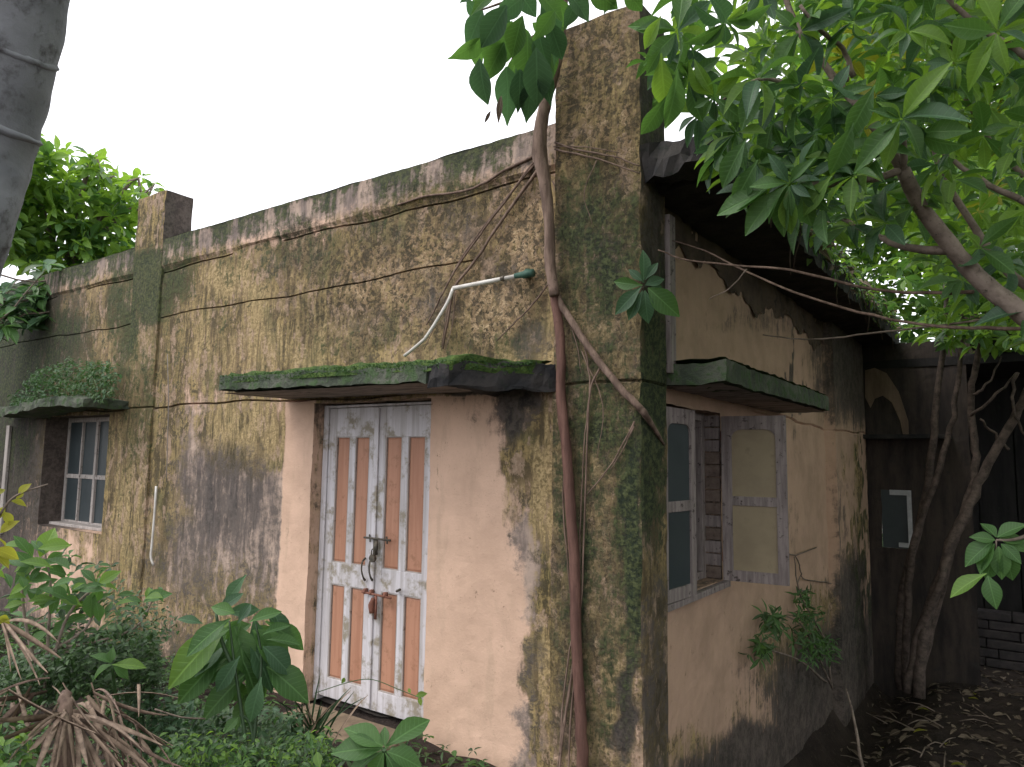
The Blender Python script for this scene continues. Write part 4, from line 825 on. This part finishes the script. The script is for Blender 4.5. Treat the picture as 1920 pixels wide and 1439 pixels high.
# ================================================================== plants low at the left
def fern_patch(name, region, n, ln, mats, lab, cat, loc, D=None, Y=None, tps=('small',)):
    Ls = []
    for k in range(n):
        px, py = region(); P = at_y(px, py, Y+random.uniform(-.25, .1)) if Y else at_d(px, py, D+random.uniform(-.25, .25))
        ax = rng.normal(0, .5, 3)+[0, -.3, .7]
        Ls += [(P+d_*ln*.4*i*unit(ax), unit(np.cross(ax, rng.normal(0, 1, 3)))*1.0, rng.normal(0, .4, 3)+[0, -.3, 1], ln*random.uniform(.6, 1.2), random.choice(tps), random.choice(mats)) for i in range(5) for d_ in (1,)]
    r = thing(name, loc, lab, cat)
    for mt in sorted({L[5] for L in Ls}): leaf_stuff([L for L in Ls if L[5] == mt], r, mt, 'fronds')
    return r
def reg(poly_x, top, bot):
    def f():
        px = random.uniform(poly_x[0], poly_x[-1]); return px, random.uniform(np.interp(px, poly_x, top), np.interp(px, poly_x, bot))
    return f
fern_patch('wall_ferns', reg([20, 60, 130, 215], [760, 705, 680, 690], [785, 765, 755, 750]), 700, .042, ['fern_green', 'leaf_blue', 'fern_green'], 'mat of small ferns growing on top of the left window sunshade', 'ferns', at_y(120, 755, 3.3), Y=3.32, tps=('small', 'lance'))
fern_patch('ground_ferns', reg([0, 130, 250, 300], [1255, 1225, 1160, 1210], [1330, 1310, 1300, 1290]), 900, .026, ['fern_green', 'leaf_dark', 'fern_green'], 'dense small leaved ferns below the left wall above the dead fronds', 'ferns', at_d(140, 1290, 3.1), D=3.1)
fern_patch('low_weeds', reg([300, 400, 620], [1395, 1400, 1390], [1460, 1470, 1470]), 420, .027, ['leaf_green', 'fern_green', 'leaf_dark', 'leaf_bright'], 'low bright weeds along the bottom between fronds and doorstep', 'weeds', at_d(430, 1430, 2.7), D=2.7, tps=('small', 'med'))
fern_patch('corner_weeds', reg([-20, 30, 60], [1370, 1385, 1420], [1450, 1460, 1460]), 60, .03, ['leaf_green', 'leaf_bright', 'fern_green'], 'small bright weeds in the lower left corner beside dead fronds', 'weeds', at_d(40, 1430, 2.3), D=2.3)
fern_patch('shade_weeds', reg([230, 300, 345], [1300, 1310, 1340], [1420, 1430, 1430]), 150, .04, ['leaf_blue', 'leaf_dark'], 'dark glossy weeds at the wall foot right of dead fronds', 'weeds', at_d(290, 1400, 3.2), D=3.2, tps=('med',))
fern_patch('wall_moss_plants', reg([200, 330], [1080, 1150], [1260, 1300]), 110, .03, ['fern_green', 'leaf_dark'], 'sparse creeping plants on the lower wall left of big leaved shrub', 'creeper', at_d(260, 1250, 3.9), D=3.95)

sh = thing('broad_leaf_shrub', at_d(470, 1460, 2.9), 'shrub with large drooping leaves in front of the wall left of the door', 'shrub')
for pts in ([(470,1470),(455,1350),(440,1250),(430,1165)], [(470,1470),(480,1340),(490,1240),(480,1170)], [(440,1260),(415,1200),(405,1150)], [(475,1440),(470,1360),(450,1340)]):
    q = MB(); q.tube([at_d(a, b, 2.75) for a, b in pts], [.008, .006, .005, .003][:len(pts)], 7, 4); build('stem', q, M['leaf_dark'], sh, True)
BS = [((430,1167),(308,1280),'obo',1),((438,1172),(468,1262),'wide',1),((423,1223),(323,1320),'obo',0),((467,1258),(373,1343),'obo',0),((490,1270),(467,1357),'obo',0),((500,1250),(583,1310),'wide',0),((493,1213),(552,1262),'wide',0),((500,1200),(563,1197),'obo',0),((493,1190),(543,1163),'obo',0),((467,1167),(527,1138),'obo',0),
 ((420,1150),(487,1140),'obo',1),((407,1147),(452,1110),'obo',0),((380,1170),(338,1155),'obo',0),((433,1160),(345,1220),'obo',0),((447,1345),(420,1372),'wide',0),((425,1200),(360,1260),'wide',0),((450,1230),(400,1300),'obo',0),((455,1240),(500,1330),'obo',0),((470,1210),(520,1290),'wide',0),((440,1150),(395,1135),'wide',0),((480,1180),(510,1210),'wide',0),((460,1190),(410,1235),'wide',0),((490,1230),(560,1290),'obo',0),((430,1180),(380,1200),'wide',0),((445,1170),(470,1130),'obo',0)]
for k in range(34):
    bx_, by_ = random.gauss(455, 30), random.gauss(1200, 42); an = random.choice([random.uniform(2.0, 3.4), random.uniform(.2, 1.4)]); L_ = random.uniform(45, 100); BS.append(((bx_, by_), (bx_+math.cos(an)*L_, by_+abs(math.sin(an))*L_*.95+15), random.choice(['obo', 'wide', 'obo2']), 2))
for b, t, tp, br_ in BS: leaf_obj(pleaf(b, t, 2.72+random.uniform(-.08, .10)+(.14 if br_ == 2 else 0), tp, 'leaf_bright' if br_ == 1 and random.random() < .6 else random.choice(['leaf_green', 'leaf_green', 'leaf_blue']), .6), sh)
bp = thing('doorstep_plant', at_d(722, 1480, 2.2), 'fresh green plant with curling leaves in front of the doorway', 'plant')
q = MB(); q.tube([at_d(722, 1500, 2.25), at_d(720, 1405, 2.1)], [.01, .007], 7, 1); build('stem', q, M['fern_green'], bp)
for b, t, tp in (((722,1402),(806,1338),'obo'),((718,1400),(650,1358),'wide'),((715,1405),(622,1402),'wide'),((722,1400),(720,1362),'wide'),((725,1410),(795,1432),'wide'),((720,1410),(690,1470),'wide'),((722,1412),(758,1475),'obo'),((716,1410),(640,1450),'obo'),((722,1400),(768,1368),'obo'),((718,1404),(672,1385),'obo')):
    leaf_obj(pleaf(b, t, 2.1, tp, 'leaf_green', .9), bp)
q = MB(); q.tube([at_d(600, 1400, 2.2), at_d(596, 1410, 2.2)], .004, 6, 1); build('stem', q, M['fern_green'], bp); leaf_obj(pleaf((600, 1440), (592, 1408), 2.2, 'wide', 'leaf_bright'), bp)
ls = thing('pale_sprig', at_d(205, 1300, 2.8), 'pale green three leaved sprig above the dead fronds', 'sprig')
q = MB(); q.tube([at_d(225, 1350, 2.9), at_d(215, 1290, 2.85), at_d(210, 1247, 2.8)], [.006, .005, .004], 6, 3); build('stem', q, M['fern_green'], ls, True)
for b, t, tp in (((210,1247),(272,1243),'obo'),((210,1247),(166,1271),'wide'),((213,1250),(243,1270),'wide'),((208,1243),(176,1224),'wide'),((208,1243),(210,1215),'wide')): leaf_obj(pleaf(b, t, 2.8, tp, 'leaf_bright' if tp == 'obo' else 'leaf_green', 1.0), ls)
lb = thing('left_leafy_bush', at_d(90, 1330, 3.0), 'bush with grey green oval leaves below the left window', 'bush')
for pts in ([(80,1330),(90,1200),(95,1100),(85,1040)], [(95,1250),(130,1150),(180,1100),(200,1080)], [(80,1300),(50,1180),(40,1100)], [(100,1220),(160,1180),(180,1130)], [(110,1210),(150,1210),(250,1180),(290,1120)]):
    q = MB(); q.tube([at_d(a, b, 3.0) for a, b in pts], [.006, .005, .004, .0025][:len(pts)], 7, 4); build('stem', q, M['bark'], lb, True)
B2 = [((75,1045),(102,987),'wide'),((80,1050),(28,1062),'wide'),((85,1055),(120,1035),'wide'),((80,1060),(55,1085),'obo'),((90,1060),(125,1080),'obo'),((70,1050),(25,1090),'obo'),((85,1040),(60,1010),'obo'),((60,1090),(18,1110),'obo'),((50,1130),(5,1135),'obo'),((60,1095),(30,1125),'wide'),((185,1095),(222,1070),'wide'),((185,1100),(180,1135),'wide'),((190,1100),(225,1100),'wide'),((180,1095),(155,1065),'obo'),((175,1110),(165,1160),'wide'),((180,1130),(190,1165),'wide'),
 ((95,1090),(60,1120),'obo'),((100,1095),(140,1110),'wide'),((110,1110),(95,1150),'obo'),((120,1120),(150,1130),'wide'),((40,1110),(20,1150),'obo'),((270,1130),(322,1105),'wide'),((268,1130),(235,1118),'obo'),((275,1128),(280,1100),'obo'),((260,1135),(240,1130),'wide')]
for cx_, cy_, n_, sx_, sy_ in ((90, 1060, 16, 34, 24), (60, 1110, 14, 30, 24), (135, 1125, 16, 32, 26), (190, 1100, 7, 16, 18), (275, 1128, 6, 20, 8)):
    for k in range(n_):
        b = (random.gauss(cx_, sx_), random.gauss(cy_, sy_)); an = random.uniform(1.6, 4.2); L_ = random.uniform(30, 62)*(.6 if cx_ > 180 else 1); B2.append((b, (b[0]+math.cos(an)*L_, b[1]-math.sin(an)*L_*.7), random.choice(['wide', 'obo', 'obo'])))
for b, t, tp in B2: leaf_obj(pleaf(b, t, 3.0+random.uniform(-.1, .1), tp, random.choice(['leaf_green', 'leaf_green', 'leaf_bright']), .8), lb)
ex = []
for k in range(46): ex += whorl(at_d(random.gauss(130, 45), random.gauss(1125, 40), 3.05+random.random()*.3), (0, -.3, .8), 5, .055, ['small', 'med'], ['leaf_green', 'leaf_dark'])
leaves(ex, lb, 200)
yl = thing('yellow_twig', at_d(-40, 1040, 2.6), 'yellow green twig poking in from the left edge by the window', 'twig')
q = MB(); q.tube([at_d(-60, 1060, 2.6), at_d(0, 965, 2.6), at_d(30, 930, 2.6), at_d(90, 908, 2.6)], [.006, .004, .003, .002], 6, 4); build('stem', q, M['bark'], yl, True)
for b, t in (((20,940),(52,945)),((30,935),(45,925)),((10,950),(-10,975)),((0,1000),(30,975)),((-10,1030),(38,1045)),((-10,1040),(20,1060)),((5,960),(25,985)),((35,928),(55,905)),((-5,1010),(15,1020)),((-15,930),(10,915)),((-5,1160),(25,1165)),((0,1170),(20,1155))):
    leaf_obj(pleaf(b, t, 2.6, 'wide', 'leaf_yellow', .8), yl)

# dead palm fronds
def strap(mb, a, b, D0, D1, wd, sagz=.05, seg=7, tw=0.4):
    A = at_d(*a, D0); B = at_d(*b, D1); d = B-A; s = unit(np.cross(d, EYE-A)); V = []; F = []
    s = unit(s*math.cos(tw)+unit(EYE-A)*math.sin(tw))
    for i in range(seg+1):
        t = i/seg; c = A+d*t+np.array([0, 0, sagz*4*t*(1-t)]); w_ = wd*(math.sin(math.pi*(.12+.86*t))**.6)/2*(1-.25*t); n = unit(np.cross(s, d))
        V += [c-s*w_+n*w_*.5, c, c+s*w_+n*w_*.5, c-n*.002]
        if i: k = 4*i; F += [(k-4, k-3, k+1, k), (k-3, k-2, k+2, k+1), (k-2, k-1, k+3, k+2), (k-1, k-4, k, k+3)]
    return mb.add(V, F)
def frond(name, hub, tips, D, lab, wd=.028, cat='dead frond', grp=None):
    r = thing(name, at_d(hub[0], hub[1], D), lab, cat, grp)
    for t in tips:
        q = MB(); strap(q, (hub[0]+random.uniform(-8, 8), hub[1]+random.uniform(-6, 6)), t, D+random.uniform(-.05, .05), D-random.uniform(.05, .3), wd*random.uniform(.5, 1.1), random.uniform(-.01, .025), tw=random.uniform(-.9, .9)); build('leaflet', q, M['dead_frond'], r, True)
    return r
frond('dead_palm_frond', (118, 1335), [(-20,1395),(15,1430),(60,1470),(85,1500),(105,1440),(125,1500),(40,1400),(-20,1350),(0,1470),(145,1490),(95,1480)], 2.35, 'brown dead palm frond fanned out at the lower left corner', .019, grp='dead palm fronds at the lower left')
frond('dead_palm_frond', (140, 1345), [(305,1398),(290,1450),(250,1470),(210,1475),(185,1500),(165,1440),(270,1410),(225,1440),(200,1500),(150,1500)], 2.4, 'brown dead palm frond whose straps hang right towards the wall foot', .019, grp='dead palm fronds at the lower left')
frond('dead_palm_frond', (10, 1165), [(115,1235),(90,1262),(60,1240),(40,1275),(110,1205),(20,1260),(75,1285)], 2.75, 'smaller dead palm frond under the left leafy bush', .016, grp='dead palm fronds at the lower left')
q = MB(); q.tube([at_d(126, 1300, 2.4), at_d(122, 1350, 2.38), at_d(124, 1500, 2.35)], [.014, .018, .022], 12, 4, .003); tag(build('palm_stub', q, M['root_brown'], None, True, loc=at_d(124, 1500, 2.35)), 'dark broken palm stub standing among the dead fronds', 'stump')
# loose straps lying over one another
r_ = thing('loose_palm_straps', at_d(60, 1400, 2.35), 'loose brown palm straps lying across the fronds at the lower left', 'dead frond', 'dead palm fronds at the lower left')
for k in range(80):
    a = (random.uniform(-30, 260), random.uniform(1270, 1430)); an = random.gauss(math.pi/2+(.5 if a[0] < 110 else -.6), .55); L_ = random.uniform(60, 190)
    q = MB(); strap(q, a, (a[0]+math.cos(an)*L_, a[1]+math.sin(an)*L_), 2.45+random.uniform(-.1, .2), 2.35+random.uniform(-.15, .2), random.uniform(.006, .017), random.uniform(-.02, .03), tw=random.uniform(-1.3, 1.3)); build('leaflet', q, M['dead_frond' if random.random() < .7 else 'root_brown'], r_, True)
fern_patch('wall_foot_weeds', reg([330, 450, 560], [1320, 1340, 1350], [1400, 1400, 1400]), 170, .04, ['leaf_dark', 'fern_green', 'leaf_blue'], 'dark weeds at the wall foot behind the broad leaved shrub', 'weeds', at_d(450, 1420, 3.7), D=3.55, tps=('med', 'small'))
# spiky dry grass by the door
gs = thing('spiky_grass', at_d(585, 1400, 3.6), 'dry dark spiky grass clump at the foot of the door frame', 'grass clump')
for k in range(34):
    q = MB(); b = (random.gauss(575, 14), random.uniform(1375, 1405)); t = (b[0]+random.gauss(25, 38), b[1]-random.uniform(40, 120)); strap(q, b, t, 3.6, 3.5+random.uniform(-.1, .15), .010, .02, 5); build('blade', q, M['dead_frond'] if random.random() < .3 else M['leaf_dark'], gs)
# thin vine across the door and one loose twig
q = MB(); q.tube([at_y(590, 1300, 3.40), at_y(660, 1278, 3.40), at_y(700, 1275, 3.42), at_y(745, 1292, 3.42), at_y(790, 1310, 3.38)], .003, 5, 4); vi = thing('thin_vine', at_y(590, 1300, 3.4), 'thin vine trailing across the lower door panels', 'vine'); build('stem', q, M['fern_green'], vi, True)
for b, t in (((780,1305),(800,1300)),((785,1308),(790,1322)),((770,1300),(765,1290)),((640,1282),(648,1270))): leaf_obj(pleaf(b, t, 4.55, 'wide', 'leaf_bright'), vi)
q = MB(); q.tube([at_d(290, 1330, 2.8), at_d(340, 1345, 2.8), at_d(385, 1348, 2.8)], .003, 5, 4); tag(build('loose_twig', q, M['bark'], None, True, loc=at_d(340, 1345, 2.8)), 'thin bare twig below the broad leaved shrub', 'twig')

# ================================================================== small plants on the side wall, litter
wf_ = thing('wall_weed', at_x(1545, 1290, XW+.08), 'feathery weed growing at the damp foot of the side wall', 'weed')
WL = []
for c, n, s_r in (((1450,1165), 26, 20), ((1425,1215), 16, 15), ((1510,1160), 22, 20), ((1520,1200), 40, 28), ((1545,1220), 26, 20), ((1500,1125), 14, 14), ((1430,1215), 8, 10)):
    for k in range(n):
        P = at_x(c[0]+random.gauss(0, s_r*.6), c[1]+random.gauss(0, s_r*.6), XW+random.uniform(.03, .18)); WL += whorl(P, rng.normal(0, .5, 3)+[.5, -.3, .4], 4, .09, ['lance'], ['fern_green', 'leaf_green'])
leaves(WL, wf_, 60)
for pts in ([(1560,1290),(1530,1220),(1500,1170),(1455,1150)], [(1560,1290),(1545,1200),(1500,1115),(1490,1045)], [(1550,1280),(1500,1240),(1430,1215)]):
    q = MB(); q.tube([at_x(a, b, XW+.09) for a, b in pts], [.012, .009, .007, .004], 6, 4, .003); build('stem', q, M['bark'], wf_, True)
vn_ = MB()
for pts in ([(1468,1040),(1490,1042),(1500,1065),(1505,1085),(1530,1090),(1565,1095)], [(1490,1042),(1530,1025)], [(1500,1080),(1495,1105),(1520,1110)]): vn_.tube([at_x(a, b, XW+.02) for a, b in pts], .006, 5, 4, .004)
tag(build('dry_creeper', vn_, M['bark'], None, True, loc=at_x(1500, 1100, XW)), 'dry creeper stem clinging to the side wall right of the open shutter', 'creeper')
tw_ = thing('bare_sapling', (-1.35, 7.0, -1.05), 'thin bare sapling arching up in front of the dark wall foot', 'sapling')
q = MB(); q.tube([at_d(1625, 1480, 6.4), at_d(1610, 1400, 6.5), at_d(1600, 1340, 6.6), at_d(1585, 1290, 6.7)], [.014, .012, .010, .005], 6, 4, .003); build('stem', q, M['bark'], tw_, True)
tg = []
lit = []; litw = []
for k in range(2600):
    x = random.uniform(-1.5, 2.6); y = random.uniform(3.4, 11.2); z = float(ground_z(np.array([x]), np.array([y]))[0])
    lit.append((np.array([x, y, z+.012]), unit(np.array([random.gauss(0, 1), random.gauss(0, 1), random.gauss(0, .15)])), np.array([random.gauss(0, .4), random.gauss(0, .4), 1]), random.choice([.05, .07, .10, .13]), random.choice(['med', 'small', 'lance']), 'leaf_litter'))
tag(leaf_stuff(lit, None, 'leaf_litter', 'leaf_litter', loc=(0, 6, -.8)), 'fallen dry leaves scattered over the dark side yard', 'leaf litter')
for k in range(24):
    x = random.uniform(-1.3, 1.2); y = random.uniform(5.2, 10); z = float(ground_z(np.array([x]), np.array([y]))[0]); litw.append((np.array([x, y, z+.02]), unit(np.array([random.gauss(0, 1), random.gauss(0, 1), .1])), np.array([0, 0, 1.]), .12, 'med', 'leaf_yellow'))
tag(leaf_stuff(litw, None, 'leaf_yellow', 'yellow_leaves', loc=(0, 7, -.8)), 'few freshly fallen yellow leaves on the dark side yard', 'fallen leaves')
tws = MB()
for k in range(90):
    x = random.uniform(-1.45, 1.5); y = random.uniform(4.5, 9); z = float(ground_z(np.array([x]), np.array([y]))[0]); a = random.uniform(0, 6.3); L = random.uniform(.1, .5)
    tws.tube([(x, y, z+.02), (x+math.cos(a)*L*.5, y+math.sin(a)*L*.5, z+.05), (x+math.cos(a)*L, y+math.sin(a)*L, z+.03)], [.006, .005, .003], 5, 2)
tag(build('fallen_twigs', tws, M['bark'], None, True, loc=(0, 6, -.8)), 'dead twigs lying among the litter beside the side wall', 'twigs', None, 'stuff')
# grassy tufts and weeds over the front ground
gc = []
for k in range(4200):
    x = random.uniform(-9, -1.8); y = random.uniform(.9, 3.36)
    if -4.15 < x < -3 and y > 3.0: continue
    z = float(ground_z(np.array([x]), np.array([y]))[0]); gc += whorl((x, y, z+random.random()*.12), (0, 0, 1), 4, .06, ['small', 'lance'], random.choice(['fern_green', 'leaf_dark', 'leaf_green']))
for mt in sorted({L[5] for L in gc}):
    tag(leaf_stuff([L for L in gc if L[5] == mt], None, mt, 'ground_cover', loc=(-4, 2, 0)), {'fern_green': 'fine mid green ground cover before the front wall', 'leaf_dark': 'dark green ground cover before the front wall', 'leaf_green': 'fresh green ground cover before the front wall'}[mt], 'ground cover')
